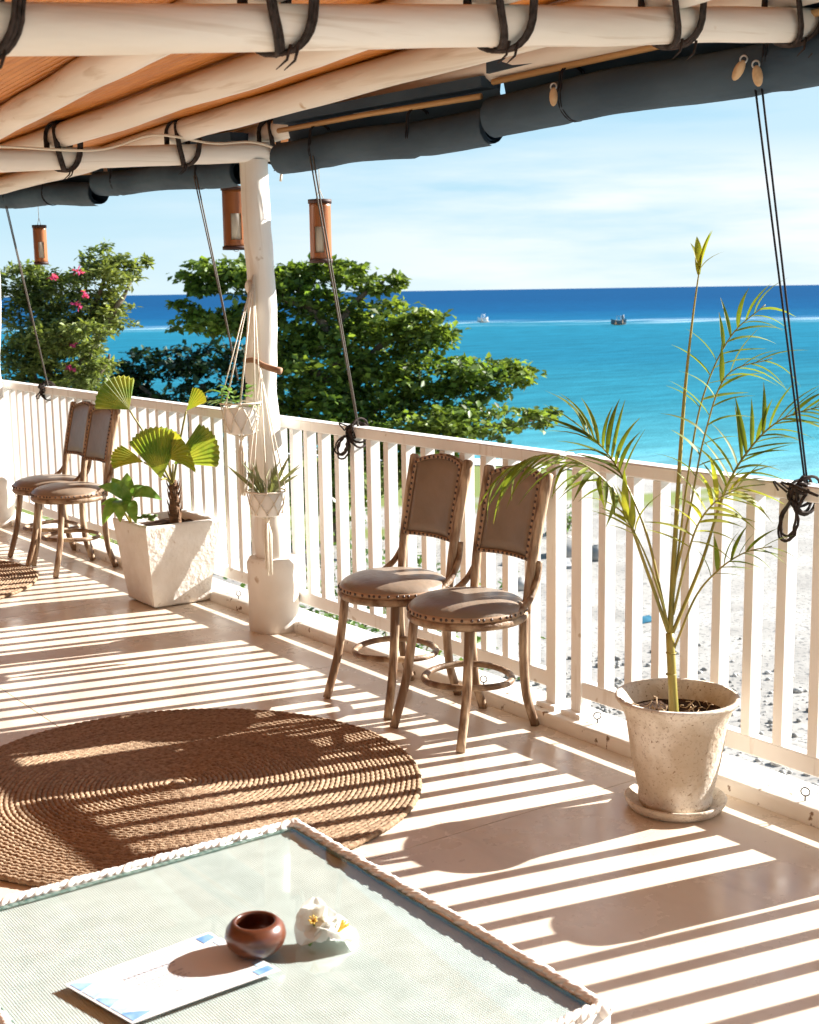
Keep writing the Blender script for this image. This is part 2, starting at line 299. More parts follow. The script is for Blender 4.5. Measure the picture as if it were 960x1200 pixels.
# ------------------------------------------------------------------ mesh helpers
class MB:
    def __init__(s): s.v = []; s.f = []; s.m = []; s.cur = 0
    def _add(s, vs, fs):
        o = len(s.v); s.v += [tuple(v) for v in vs]; s.f += [tuple(i+o for i in f) for f in fs]; s.m += [s.cur]*len(fs)
    def hexa(s, p):                       # 8 points: bottom 4 ccw, top 4 ccw
        s._add(p, [(3, 2, 1, 0), (4, 5, 6, 7), (0, 1, 5, 4), (1, 2, 6, 5), (2, 3, 7, 6), (3, 0, 4, 7)])
    def box(s, x0, x1, y0, y1, z0, z1):
        s.hexa([(x0, y0, z0), (x1, y0, z0), (x1, y1, z0), (x0, y1, z0), (x0, y0, z1), (x1, y0, z1), (x1, y1, z1), (x0, y1, z1)])
    def bbox(s, x0, x1, y0, y1, z0, z1, b):   # box with chamfered upper and lower edges
        for (za, zb, ia, ib) in ((z0, z0+b, b, 0), (z0+b, z1-b, 0, 0), (z1-b, z1, 0, b)):
            pass
        ring = lambda i, z: [(x0+i, y0+i, z), (x1-i, y0+i, z), (x1-i, y1-i, z), (x0+i, y1-i, z)]
        vs = ring(b, z0)+ring(0, z0+b)+ring(0, z1-b)+ring(b, z1)
        fs = [(3, 2, 1, 0), (12, 13, 14, 15)]
        for k in range(3):
            for j in range(4): fs.append((k*4+j, k*4+(j+1) % 4, k*4+4+(j+1) % 4, k*4+4+j))
        s._add(vs, fs)
    def tube(s, path, r, seg=8, caps=True, closed=False, twist=None, lobes=0):
        path = [Vector(p) for p in path]; n = len(path)
        rr = r if isinstance(r, (list, tuple)) else [r]*n
        T = []
        for i in range(n):
            a = path[(i-1) % n] if (closed or i > 0) else path[i]; b = path[(i+1) % n] if (closed or i < n-1) else path[i]
            T.append((b-a).normalized() if (b-a).length > 1e-9 else Vector((0, 0, 1)))
        up = Vector((0, 0, 1)) if abs(T[0].z) < .9 else Vector((1, 0, 0))
        N = T[0].cross(up).normalized(); vs = []; fs = []
        for i in range(n):
            N = (N - T[i]*N.dot(T[i])).normalized(); B = T[i].cross(N)
            for j in range(seg):
                a = 2*math.pi*j/seg
                q = rr[i]
                if lobes: q *= .68+.32*abs(math.cos((a*lobes/2)-(twist or 0)*i))
                vs.append(path[i]+N*(math.cos(a)*q)+B*(math.sin(a)*q))
        last = n if closed else n-1
        for i in range(last):
            i2 = (i+1) % n
            for j in range(seg):
                j2 = (j+1) % seg
                fs.append((i*seg+j, i*seg+j2, i2*seg+j2, i2*seg+j))
        if caps and not closed:
            fs.append(tuple(range(seg-1, -1, -1))); fs.append(tuple((n-1)*seg+j for j in range(seg)))
        s._add(vs, fs)
    def lathe(s, prof, seg=32, c=(0, 0, 0), skip=None, wob=0, seed=0):
        vs = []; fs = []; c = Vector(c)
        for k, (r, z) in enumerate(prof):
            for j in range(seg):
                a = 2*math.pi*j/seg
                q = r
                if wob: q *= 1+wob*mnoise.noise(Vector((math.cos(a)*1.5+seed, math.sin(a)*1.5, z*6)))
                vs.append(c+Vector((math.cos(a)*q, math.sin(a)*q, z)))
        for k in range(len(prof)-1):
            for j in range(seg):
                if skip and skip(k, j): continue
                j2 = (j+1) % seg
                fs.append((k*seg+j, k*seg+j2, (k+1)*seg+j2, (k+1)*seg+j))
        if prof[0][0] > 1e-6: fs.append(tuple(range(seg-1, -1, -1)))
        if prof[-1][0] > 1e-6: fs.append(tuple((len(prof)-1)*seg+j for j in range(seg)))
        s._add(vs, fs)
    def torus(s, c, r, q, ax=(0, 0, 1), seg=20, ts=6):
        c = Vector(c); ax = Vector(ax).normalized(); a = ax.orthogonal().normalized(); b = ax.cross(a)
        s.tube([c+a*(r*math.cos(2*math.pi*k/seg))+b*(r*math.sin(2*math.pi*k/seg)) for k in range(seg)], q, ts, closed=True)
    def blob(s, c, X, Y, Z, seg=6, rings=4):
        c, X, Y, Z = Vector(c), Vector(X), Vector(Y), Vector(Z); vs = [c-Z]; fs = []
        for k in range(1, rings):
            t = math.pi*k/rings
            for j in range(seg):
                a = 2*math.pi*j/seg
                vs.append(c+X*(math.sin(t)*math.cos(a))+Y*(math.sin(t)*math.sin(a))-Z*math.cos(t))
        vs.append(c+Z)
        for j in range(seg): fs.append((0, 1+(j+1) % seg, 1+j))
        for k in range(rings-2):
            for j in range(seg):
                a, b = 1+k*seg+j, 1+k*seg+(j+1) % seg
                fs.append((a, b, b+seg, a+seg))
        o = 1+(rings-2)*seg; t = len(vs)-1
        for j in range(seg): fs.append((o+j, o+(j+1) % seg, t))
        s._add(vs, fs)
    def grid(s, P):                       # rows of points
        h, w = len(P), len(P[0]); vs = [p for row in P for p in row]
        s._add(vs, [(i*w+j, i*w+j+1, (i+1)*w+j+1, (i+1)*w+j) for i in range(h-1) for j in range(w-1)])
    def poly(s, pts): s._add(pts, [tuple(range(len(pts)))])
    def build(s, name, mats, parent=None, smooth=True, world=False):
        me = bpy.data.meshes.new(name)
        off = Vector((0, 0, 0))
        if world and parent is not None:
            q = parent
            while q is not None: off = off+q.location; q = q.parent
        me.from_pydata([tuple(Vector(v)-off) for v in s.v], [], s.f)
        for m in (mats if isinstance(mats, (list, tuple)) else [mats]): me.materials.append(m)
        if any(s.m): me.polygons.foreach_set('material_index', s.m)
        me.polygons.foreach_set('use_smooth', [smooth]*len(me.polygons)); me.update()
        o = bpy.data.objects.new(name, me); COL.objects.link(o); o.parent = parent
        return o

def sharp(o, ang=35):
    """flat faces and soft rounds on one mesh"""
    o.data.set_sharp_from_angle(angle=R(ang)); return o
def tag(o, label=None, cat=None, group=None, kind=None):
    for k, v in (('label', label), ('category', cat), ('group', group), ('kind', kind)):
        if v: o[k] = v
    return o
def thing(name, label, cat, loc=(0, 0, 0), rz=0, group=None):
    o = bpy.data.objects.new(name, None); o.empty_display_size = .1; COL.objects.link(o); o.location = loc; o.rotation_euler.z = rz
    return tag(o, label, cat, group)
def part_copy(src, name, parent, mtx=None):
    o = bpy.data.objects.new(name, src.data if hasattr(src, 'data') else src); COL.objects.link(o); o.parent = parent
    if mtx is not None: o.matrix_basis = mtx
    return o
CHILD = {}
def copy_tree(o, parent=None):
    c = o.copy(); COL.objects.link(c); c.parent = parent
    for ch in [q for q in bpy.data.objects if q.parent == o]: copy_tree(ch, c)
    return c
def spline(pts, n=8):
    """Catmull-Rom through the points"""
    P = [Vector(p) for p in pts]; P = [P[0]*2-P[1]]+P+[P[-1]*2-P[-2]]; out = []
    for i in range(1, len(P)-2):
        for k in range(n):
            t = k/n; a, b, c, d = P[i-1], P[i], P[i+1], P[i+2]
            out.append(.5*((2*b)+(c-a)*t+(2*a-5*b+4*c-d)*t*t+(3*b-a-3*c+d)*t**3))
    out.append(P[-2]); return out
def lerp(a, b, t): return a+(b-a)*t
def rough_log(mb, path, r, seg=14, amp=.06, seed=0, step=.08):
    """a log with swellings and a wandering axis"""
    pts = spline(path, 6); L = sum((pts[i+1]-pts[i]).length for i in range(len(pts)-1)); n = max(6, int(L/step)); out = []; rr = []
    for k in range(n+1):
        t = k/n*(len(pts)-1); i = min(int(t), len(pts)-2); p = pts[i].lerp(pts[i+1], t-i)
        w = mnoise.noise_vector(Vector((k*.21+seed*7.3, seed, 0)))*amp*.10
        out.append(p+w); q = r if not isinstance(r, (list, tuple)) else lerp(r[0], r[-1], k/n)
        rr.append(q*(1+amp*mnoise.noise(Vector((k*.5+seed*3.1, 5.5, seed)))))
    mb.tube(out, rr, seg)

# ================================================================== SETTING
FX = 3.22                                    # inner face of the kerb
xs = [-3.66, -2.22, -.78, .66-.32, 1.78, FX]
ys = [-2.2, -.52, 1.28, 3.08, 4.88, 6.68, 8.48, 10.28, 12.08]
mb = MB(); mb.box(-3.66, FX, -2.2, 12.08, -.20, -.010)
floor = tag(mb.build('terrace_floor', M_grout), kind='structure')
for i in range(len(xs)-1):
    for j in range(len(ys)-1):
        mb = MB(); g = .0018
        mb.box(xs[i]+g, xs[i+1]-(g if i < len(xs)-2 else 0), ys[j]+g, ys[j+1]-g, -.009, 0)
        mb.build('floor_slab', M_floor, floor, False)
# kerb with worn, slightly rounded edges
P = []
prof = [(FX, -.01), (FX+.002, .034), (FX+.006, .045), (FX+.016, .050), (FX+.10, .052), (3.395, .050), (3.408, .044), (3.412, .03), (3.412, -.2)]
for k in range(141):
    y = -2.2+k*14.3/140
    P.append([Vector((x+.004*mnoise.noise(Vector((y*2.3, i*.7, 1))), y, z+.0035*mnoise.noise(Vector((y*1.7, i*.9, 4))))) for i, (x, z) in enumerate(prof)])
mb = MB(); mb.grid(P); kerb = tag(mb.build('kerb', M_kerb), kind='structure')
mb = MB(); mb.box(-3.66, 3.40, -2.2, 12.08, -4.0, -.205); tag(mb.build('terrace_wall', M_wall, None, False), kind='structure')
mb = MB(); mb.box(-3.86, -3.665, -2.2, 12.08, -.2, 2.6); tag(mb.build('house_wall', M_wall, None, False), kind='structure')

# beach, sea
SEA = -3.2
def shore(y): return 26-max(0, y-24)*.55 + .6*math.sin(y*.23)+.3*math.sin(y*.71+1)
P = []
for j in range(150):
    y = -40+j*1.4
    row = []
    for i in range(46):
        x = 3.405+i*(.3 if i < 10 else .75)-(0 if i < 10 else 4.5)
        s = shore(y)-x
        z = SEA+ (.022*s if s > 0 else .06*s) + .05*mnoise.noise(Vector((x*.4, y*.4, 0)))*(1 if s > 2 else .2)
        row.append(Vector((x, y, max(z, -5))))
    P.append(row)
mb = MB(); mb.grid([list(reversed(r)) for r in P]); tag(mb.build('beach', M_beach), kind='structure')
def ground(x, y):
    s = shore(y)-x
    return SEA+.022*s+.05*mnoise.noise(Vector((x*.4, y*.4, 0)))
mb = MB(); mb.poly([(-70000, -70000, SEA), (70000, -70000, SEA), (70000, 70000, SEA), (-70000, 70000, SEA)]); tag(mb.build('sea', M_sea), kind='structure')
# land behind the terrace and to the left, under the trees
P = [[Vector((x, y, -2.78+.15*mnoise.noise(Vector((x*.2, y*.2, 3))))) for x in (-60, -30, -12, 0, 3.3, 6, 9)] for y in (12.1, 16, 20, 26, 34, 44, 56)]
mb = MB(); mb.grid([list(reversed(r)) for r in P][::-1]); tag(mb.build('ground', M_beach), kind='structure')
# wash at the water's edge
P = []
for j in range(120):
    y = -30+j*.6; x = shore(y)
    w = .35+.25*math.sin(y*.9)+.2*math.sin(y*2.3+1)
    P.append([Vector((x-w*.3, y, SEA+.035)), Vector((x+.4, y, SEA+.04)), Vector((x+1.0+w, y, SEA+.012))])
mb = MB(); mb.grid(P); tag(mb.build('shore_foam', M_foamy), kind='stuff')
# shingle lying on the near beach
mb = MB()
for k in range(21000):
    x, y = (3.6+abs(rnd.gauss(0, 1))*3.6, rnd.uniform(0, 12)) if k < 15000 else (3.5+abs(rnd.gauss(0, 1))*1.6, rnd.uniform(1, 6))
    if x > 15: continue
    q = rnd.uniform(.014, .048)*(1 if rnd.random() < .96 else 1.7)
    a = rnd.uniform(0, 6.28); ca, sa = math.cos(a)*q, math.sin(a)*q
    b = rnd.uniform(.6, .9)
    mb.blob((x, y, ground(x, y)+q*.25), (ca, sa, 0), (-sa*b, ca*b, 0), (0, 0, q*rnd.uniform(.4, .7)), 5, 3)
tag(mb.build('shingle', M_stone), kind='stuff')

# ================================================================== RAILING
def railing(y0, y1, label, balusters, posts):
    t = thing('railing', label, 'railing', (3.33, y0, .05), group='railing sections along the terrace edge')
    mb = MB(); mb.bbox(3.288, 3.362, y0-.024*(y0 > 0), y1+.024*(y0 < 0), .962, 1.010, .005); sharp(mb.build('top_rail', M_rail, t, world=True))
    mb = MB(); mb.bbox(3.297, 3.341, y0+.004, y1-.004, .120, .181, .004); sharp(mb.build('bottom_rail', M_rail, t, world=True))
    mb = MB(); mb.bbox(-.0245, .0245, -.0175, .0175, 0, .7815, .003); proto = None
    for y in balusters:
        if proto is None:
            proto = sharp(mb.build('baluster', M_rail, t)); o = proto
        else: o = part_copy(proto, 'baluster', t)
        o.location = Vector((3.318+rnd.uniform(-.002, .002), y+rnd.uniform(-.003, .003), .1805))-t.location
        o.rotation_euler = (rnd.uniform(-.003, .003), rnd.uniform(-.003, .003), rnd.uniform(-.02, .02))
    for y in posts:
        mb = MB(); mb.bbox(3.290, 3.342, y-.026, y+.026, .058, .9625, .003); po = sharp(mb.build('post', M_rail, t, world=True))
        mb = MB(); mb.bbox(3.262, 3.372, y-.052, y+.052, .046, .066, .004); sharp(mb.build('post_base', M_rail, po, world=True))
    return t
railing(-1.2, 3.628, 'white baluster railing section nearest the big potted palm', [3.464-.1315*k for k in range(35)], [3.594, -1.1])
railing(3.707, 11.8, 'long white baluster railing section behind the chairs and the log columns', [3.870+.1333*k for k in range(59)], [3.732, 11.76])

# ================================================================== COLUMNS
def column(label, x, y, top, lean, seed):
    t = thing('log_column', label, 'column', (x, y, 0), group='white log columns')
    mb = MB(); prof = []
    for k in range(15):
        z = k/14*.355; prof.append((.122+.0015*math.sin(k*.9)+(.004 if k > 11 else 0)-(.014 if k == 14 else 0), z))
    mb.lathe([(.118, 0)]+prof[1:]+[(.06, .362)], 28, (0, 0, 0), wob=.003, seed=seed); sharp(mb.build('plinth', M_base, t), 50)
    mb = MB(); pts = [Vector((0, 0, .345)), Vector((lean*.25+.003, 0, .75)), Vector((lean*.45-.012, .01, 1.15)), Vector((lean*.7+.012, 0, 1.55)), Vector((lean*.95, -.01, 1.9)), Vector((lean, 0, top))]
    sp = spline(pts, 14); n = len(sp); rr = []; P = []
    for i, p in enumerate(sp):
        q = lerp(.084, .062, i/n)*(1+.10*mnoise.noise(Vector((i*.11, seed, 0)))+.05*mnoise.noise(Vector((i*.3, seed, 7))))
        row = []
        for j in range(21):
            a = 2*math.pi*(j % 20)/20
            k = q*(1+.10*mnoise.noise(Vector((math.cos(a)*1.1, math.sin(a)*1.1, p.z*1.3+seed)))+.05*mnoise.noise(Vector((math.cos(a)*3, math.sin(a)*3, p.z*2.2+seed))))
            row.append(p+Vector((math.cos(a)*k, math.sin(a)*k, 0)))
        P.append(row)
    mb.grid(P); mb.build('trunk', M_log, t)
    for z, a, sx in ((1.02, 2.6, 1), (1.63, 3.4, 1.3), (.62, 4.3, .8)):
        mb = MB(); c = Vector((lean*(z/top)+math.cos(a)*.066, math.sin(a)*.066, z)); nrm = Vector((math.cos(a), math.sin(a), .1)); tg = nrm.cross(Vector((0, 0, 1)))
        mb.blob(c, nrm*.014, tg*.018*sx, Vector((0, 0, .024*sx)), 10, 6); mb.build('knot', M_log, t)
    return t
c1 = column('near white log column on a round plinth, carrying the hanging plants', 3.185, 5.62, 2.20, -.035, 1.3)
mb = MB(); a, b = at(284, 421, 6.30), at(330, 436, 6.22); rough_log(mb, [a, a.lerp(b, .5)+Vector((0, 0, .006)), b], [.012, .015], 8, .25, 3, .02)
mb.build('peg', M_drift, c1, world=True)
column('far white log column at the left edge beyond the far chairs', 3.165, 9.5, 2.46, .045, 4.1)

# ================================================================== ROOF
roof = thing('veranda_roof', 'veranda roof of whitewashed poles lashed under a split bamboo ceiling', 'roof', (3.2, 5.6, 2.2))
def zf(x): return 2.074+.098*(x-.893)       # axis of the near beam
def zb(x): return 2.150+.070*(x-1.97)       # axis of the far beam
def zlev(x, y):
    t = (y-2.5)/3.1; t = max(-.6, min(1.6, t)); return lerp(zf(x), zb(x), t)
for y, x1, s, zz in ((2.5, 3.46, 2.2, zf), (5.60, 3.24, 5.1, zb)):
    mb = MB(); rough_log(mb, [(x, y, zz(x)) for x in (-3.6, -2, -.5, .9, 1.8, 2.6, x1)], [.050, .044], 16, .05, s, .12); mb.build('beam', M_beam, roof, world=True)
rafters = [(.30, .52), (.86, 1.16), (1.47, 1.86), (2.05, 2.24), (2.60, 2.79), (3.06, 3.255)]
for i, (xa, xb) in enumerate(rafters):
    X = lambda y: lerp(xa, xb, (y-2.5)/3.1)
    pts = [(X(y), y, zlev(X(y), y)+.094+.008*math.sin(y*1.1+i*2)) for y in (-2, -.5, 1, 2.5, 4, 5.6, 7.2, 8.8, 10.4, 12)]
    mb = MB(); rough_log(mb, pts, [.053, .047], 16, .07, 9+i*1.7, .14); mb.build('rafter', M_rafter, roof, world=True)
    for y in (2.5, 5.6):                     # rope lashing at each crossing
        c = Vector((X(y), y, zlev(X(y), y)+.047)); mb = MB(); jr = random.Random(i*10+int(y))
        for s in (1, -1):
            for q in range(3):
                d = Vector((1, .75*s, 0)).normalized(); off = Vector((-d.y*s, d.x*s, 0))*(q-1.4)*.0115
                hz = .0975+jr.uniform(-.002, .004)
                pts2 = []
                for k in range(24):
                    a = 2*math.pi*k/24; ca, sa = math.cos(a), math.sin(a)
                    e = .75
                    tt = .5-.5*sa; ce = math.copysign(abs(ca)**e, ca)      # round the pole above, round the beam below
                    pts2.append(c+Vector(((q-1)*.0095+lerp(.066, .034, tt)*ce, s*lerp(.045, .064, min(1, tt*1.3))*ce+(q-1)*.004, hz*math.copysign(abs(sa)**e, sa))))
                mb.tube(pts2, .0050, 6, closed=True)
        for q in range(2):
            p0 = c+Vector((jr.uniform(-.03, .03), -.06, -.09)); mb.tube([p0, p0+Vector((-.012, -.004, -.03)), p0+Vector((-.035, 0, -.05))], [.004, .003, .001], 5)
        mb.build('lashing', M_rope, roof, world=True)
# ceiling of split bamboo laid over the poles: every slat has its own rounded underside
mb = MB(); W = .026; n = int(5.7/W)
for k in range(n):
    x = -2.2+k*W; jz = .002*math.sin(k*12.9)
    P = []
    for y in (-2, .5, 2.5, 4.05, 5.6, 7.2, 9, 12):
        sk = (y-2.5)*.10
        P.append([Vector((x+sk+W*u, y, zlev(x+sk, y)+.152+jz+dz)) for u, dz in ((.02, .006), (.2, 0), (.5, -.003), (.8, 0), (.98, .006))])
    mb.grid([r[::-1] for r in P])
o = mb.build('ceiling_slats', M_ceil, roof, world=True); o['kind'] = 'stuff'
# roofing above, keeps the sky out
P = [[Vector((x, y, zlev(x, y)+.19)) for x in (-3.9, -2.2, 0, 1.8, 3.2, 3.52)] for y in (-2.2, .5, 2.5, 4.05, 5.6, 7.2, 9, 12.1)]
mb = MB(); mb.grid(P); mb.grid([[p+Vector((0, 0, .05)) for p in r[::-1]] for r in P]); mb.build('roof_sheet', M_bamboo, roof, world=True)
# cable strung along the far beam
mb = MB(); mb.tube(spline([(1.2, 5.53, 2.17), (1.9, 5.535, 2.195), (2.35, 5.53, 2.20), (2.62, 5.53, 2.275), (2.9, 5.54, 2.255), (3.12, 5.55, 2.27), (3.24, 5.52, 2.22), (3.22, 5.50, 2.10)], 8), .006, 6)
tag(mb.build('cable', M_cable), 'cream cable strung along the far roof beam to the column', 'cable')

# ================================================================== ROLLED BLINDS
def blind(label, y0, y1, zc, rad, ties, seed, zc1=None):
    zm = zc; zc1 = zc if zc1 is None else zc1; Z = lambda y: lerp(zm, zc1, (y-y0)/(y1-y0))
    t = thing('rolled_blind', label, 'blind', (3.13, (y0+y1)/2, 2.3), group='rolled canvas blinds along the eave')
    n = max(12, int((y1-y0)/.035)); turns = 2.6; m = 46; P = []
    for k in range(n+1):
        y = lerp(y0, y1, k/n); row = []
        pin = min([1]+[min(1, .93+abs(y-q)*2.2) for q in ties])
        sag = .006*math.sin(math.pi*k/n*3+seed)
        for j in range(m+1):
            a = j/m*turns*2*math.pi; q = rad*(1-.36*(1-j/m))
            q *= (1-(1-pin)*(j/m)**3)
            q *= 1+.05*mnoise.noise(Vector((y*3.2, a*.7, seed)))+.018*mnoise.noise(Vector((y*15, a*2.0, seed+3)))
            for tq in ties: q *= 1+.075*math.exp(-((y-tq)/.13)**2)*mnoise.noise(Vector((y*5, a*3.2+y*9*(1 if y > tq else -1), seed+tq)))*(j/m)
            row.append(Vector((3.13+math.cos(a+.9)*q*.95, y+.005*math.sin(j*.37+seed), Z(y)+sag+math.sin(a+.9)*q)))
        P.append(row)
    mb = MB(); mb.grid(P); mb.build('canvas_roll', M_canvas, t, world=True)
    # flat of canvas hanging from the batten down into the roll
    P = []
    for k in range(n+1):
        y = lerp(y0, y1, k/n)
        P.append([Vector((3.13+dx+.006*mnoise.noise(Vector((y*6, dx*9, seed))), y, z)) for dx, z in ((.042, Z(y)+.17), (.036, Z(y)+.12), (.05, Z(y)+.06), (.060, Z(y)+.02))])
    mb = MB(); mb.grid(P); mb.build('canvas_flap', M_canvas, t, world=True)
    yb0, yb1 = y0+.03, y1-.03
    mb = MB(); mb.tube([(3.10, yb0, Z(yb0)+.105), (3.098, (yb0+yb1)/2, Z((yb0+yb1)/2)+.110), (3.10, yb1, Z(yb1)+.105)], .011, 8); mb.build('batten', M_bamboo, t, world=True)
    mb = MB(); mb.hexa([(3.085, y0+.01, Z(y0)+.135), (3.17, y0+.01, Z(y0)+.135), (3.17, y1-.01, Z(y1)+.135), (3.085, y1-.01, Z(y1)+.135), (3.085, y0+.01, Z(y0)+.172), (3.17, y0+.01, Z(y0)+.172), (3.17, y1-.01, Z(y1)+.172), (3.085, y1-.01, Z(y1)+.172)]); mb.build('head_rail', M_canvas, t, False, world=True)
    for q in ties:
        mb = MB()
        for d in (-.005, .006):
            pts = []
            for k in range(20):
                a = 2*math.pi*k/20; pts.append((3.13+math.cos(a)*(rad*.88), q+d+.008*math.sin(a), Z(q)+math.sin(a)*(rad*.90)+(.045 if math.sin(a) > .5 else 0)))
            mb.tube(pts, .0030, 5, closed=True)
        mb.build('tie_cord', M_cord, t, world=True)
    return t
blind('nearest rolled slate canvas blind, at the top right with two wooden pulleys', 1.75, 3.852, 2.206, .074, [2.60, 3.44], 1.1)
blind('rolled slate canvas blind just right of the near log column', 3.862, 5.33, 2.166, .070, [4.30, 5.0], 2.2, 2.190)
blind('rolled slate canvas blind just left of the near log column', 5.70, 7.33, 2.158, .067, [6.05, 7.05], 3.3, 2.215)
blind('farthest rolled slate canvas blind, left of the others with its rolled end showing', 7.345, 9.25, 2.170, .070, [8.05, 8.72], 4.4, 2.255)

# pulleys, pull cords and the knots on the rail
def pulley(p, d, label):
    t = thing('pulley', label, 'pulley', p, group='wooden pulleys on the blinds')
    mb = MB(); d = Vector(d).normalized(); mb.blob(d*.028, Vector((.012, 0, 0)), d.cross(Vector((1, 0, 0)))*.016, d*.030, 10, 8); mb.build('block', M_pulley, t)
    mb = MB(); mb.torus((0, 0, .004), .010, .0028, (1, .6, 0), 14, 6); mb.build('ring', M_steel, t)
pulley((3.045, 2.655, 2.215), (-.1, .5, -.8), 'left wooden pulley of the pair at the top right')
pulley((3.043, 2.610, 2.195), (0, -.25, -1), 'right wooden pulley of the pair at the top right')
pulley((3.040, 3.44, 2.240), (0, 0, -1), 'single wooden pulley on the nearest blind, left of the pair')

def loops(mb, c, down, side, n, L, W, r, jr):
    for k in range(n):
        l = L*jr.uniform(.75, 1.08); w = W*jr.uniform(.7, 1.15); tilt = jr.uniform(-.35, .35); pts = []
        for i in range(22):
            a = 2*math.pi*i/22
            q = down*(l*.5*(1-math.cos(a)))+side*(w*math.sin(a)*math.sin(a*.5)**.5 if a <= math.pi else w*math.sin(a)*abs(math.sin(a*.5))**.5)
            pts.append(c+q+side*(tilt*l*.25*(1-math.cos(a)))+Vector((jr.uniform(-.004, .004)-.004*k, 0, 0)))
        mb.tube(pts, r, 5, closed=True)
def pull_cord(top, tie, label, n, L, W, lean, seed, gap=.012, color=M_cord):
    t = thing('pull_cord', label, 'cord', tie, group='pull cords tied to the railing')
    top, tie = Vector(top), Vector(tie); s = Vector((.0, 1, 0))
    for k in (-1, 1):
        mb = MB(); a = top+s*(gap*k); b = tie+s*(gap*.35*k)
        mb.tube([a, a.lerp(b, .5)+Vector((0, 0, 0)), b], .0034, 6); mb.build('line', color, t, world=True)
    jr = random.Random(seed); mb = MB(); c = tie+Vector((0, 0, -.005))
    for k in range(4): mb.torus(c+Vector((-.004, jr.uniform(-.012, .012), -.008*k)), .050+jr.uniform(-.006, .006), .0048, (.25*jr.uniform(-1, 1), 1, .5*jr.uniform(-1, 1)), 18, 6)
    for k in range(5): mb.torus(c+Vector((-.045, jr.uniform(-.02, .02), jr.uniform(-.03, .02))), .017, .005, (jr.uniform(-1, 1), jr.uniform(-1, 1), jr.uniform(-1, 1)), 12, 6)
    mb.build('knot', M_rope, t, world=True)
    mb = MB(); loops(mb, c+Vector((-.062, 0, -.02)), Vector((0, lean, -1)).normalized(), Vector((0, 1, 0)), n, L, W, .0042, jr)
    for k in range(3):
        e = c+Vector((-.055, jr.uniform(-.03, .03), 0)); mb.tube(spline([e, e+Vector((-.01, jr.uniform(-.06, .06), .03)), e+Vector((-.02, jr.uniform(-.12, .02), jr.uniform(-.03, .05)))], 5), .0035, 5)
    mb.build('coil', M_rope, t, world=True)
pull_cord((3.085, 2.645, 2.20), (3.325, 2.615, .992), 'near pull cord knotted on the railing at the right edge', 3, .155, .042, .30, 5)
pull_cord((3.07, 4.985, 2.16), (3.325, 5.06, .998), 'pull cord with a loose coil on the railing right of the column', 4, .125, .050, .55, 8, color=M_cord2)
pull_cord((3.07, 8.68, 2.17), (3.325, 8.80, .998), 'farthest pull cord tied on the railing behind the far chairs', 1, .10, .04, 1.5, 11, color=M_cord2)
# cord that runs to the column
t = thing('pull_cord', 'pull cord running from the left blind to the near column', 'cord', (3.12, 5.78, 1.2), group='pull cords of the blinds')
for k in (-1, 1):
    mb = MB(); mb.tube([(3.07, 6.05+.012*k, 2.16), (3.10, 5.93+.007*k, 1.7), (3.13, 5.80, 1.19)], .0034, 6); mb.build('line', M_cord2, t, world=True)
mb = MB()
for k in range(4): mb.torus((3.163, 5.65, 1.19-.011*k), .078, .005, (.06*k-.1, .1, 1), 24, 6)
mb.build('wrap', M_cord, t, world=True)

# ================================================================== LANTERNS
def lantern(p, r, h, label, zt, turn):
    t = thing('bamboo_lantern', label, 'lantern', p, group='bamboo lanterns under the eave'); seg = 28
    mb = MB(); zz = [0, .02, .13*h, .16*h, h*.56, h*.58, h-.02, h]
    k0 = int((turn % 6.283)/6.283*seg)-2
    win = lambda k, j: zz[k] >= .13*h-.001 and zz[k+1] <= h*.58+.001 and ((j-k0) % seg) in (0, 1, 2, 3)
    mb.lathe([(r, z) for z in zz]+[(r*.9, h)]+[(r*.9, z) for z in zz[::-1]], seg, skip=lambda k, j: win(k, j) if k < 7 else (win(15-k, j) if 9 <= k <= 15 else False))
    mb.build('bamboo_tube', M_lantern, t)
    for z, q in ((h-.004, 1.10), (-.012, 1.10)):
        mb = MB(); mb.lathe([(r*.86, z), (r*q, z), (r*q, z+.018), (r*.86, z+.018), (r*.86, z)], seg); mb.build('rim', M_lanrim, t)
    mb = MB(); mb.lathe([(r*.84, .01), (r*.84, h*.66), (r*.3, h*.67)], 18); mb.build('frosted_liner', M_candle, t)
    mb = MB(); zt -= p[2]
    for k in (-1, 1): mb.tube([(0, k*r*.9, h), (0, 0, h+.06 if h+.06 < zt else h+.01)], .0018, 5)
    mb.tube([(0, 0, min(h+.06, zt-.01)), (0, 0, zt)], .0018, 5); mb.build('hanging_cord', M_cable, t)
    mb = MB(); mb.tube(spline([(0, -r*.8, -.005), (0, 0, -.022), (0, r*.8, -.005)], 5), .0016, 5); mb.build('wire_loop', M_steel, t)
def toward(p, off): return math.atan2(-p[1], -p[0])+off
p = at(277, 290, 7.25); lantern(p, .066, .300, 'largest bamboo lantern, half behind the near log column', 2.33, toward(p, .05))
p = at(376.5, 305, 6.35); lantern(p, .050, .262, 'bamboo lantern with a pale window right of the near column', 2.33, toward(p, -.05))
p = at(48.5, 308, 9.2); lantern(p, .044, .235, 'smallest bamboo lantern hanging at the far left over the bushes', 2.33, toward(p, .25))

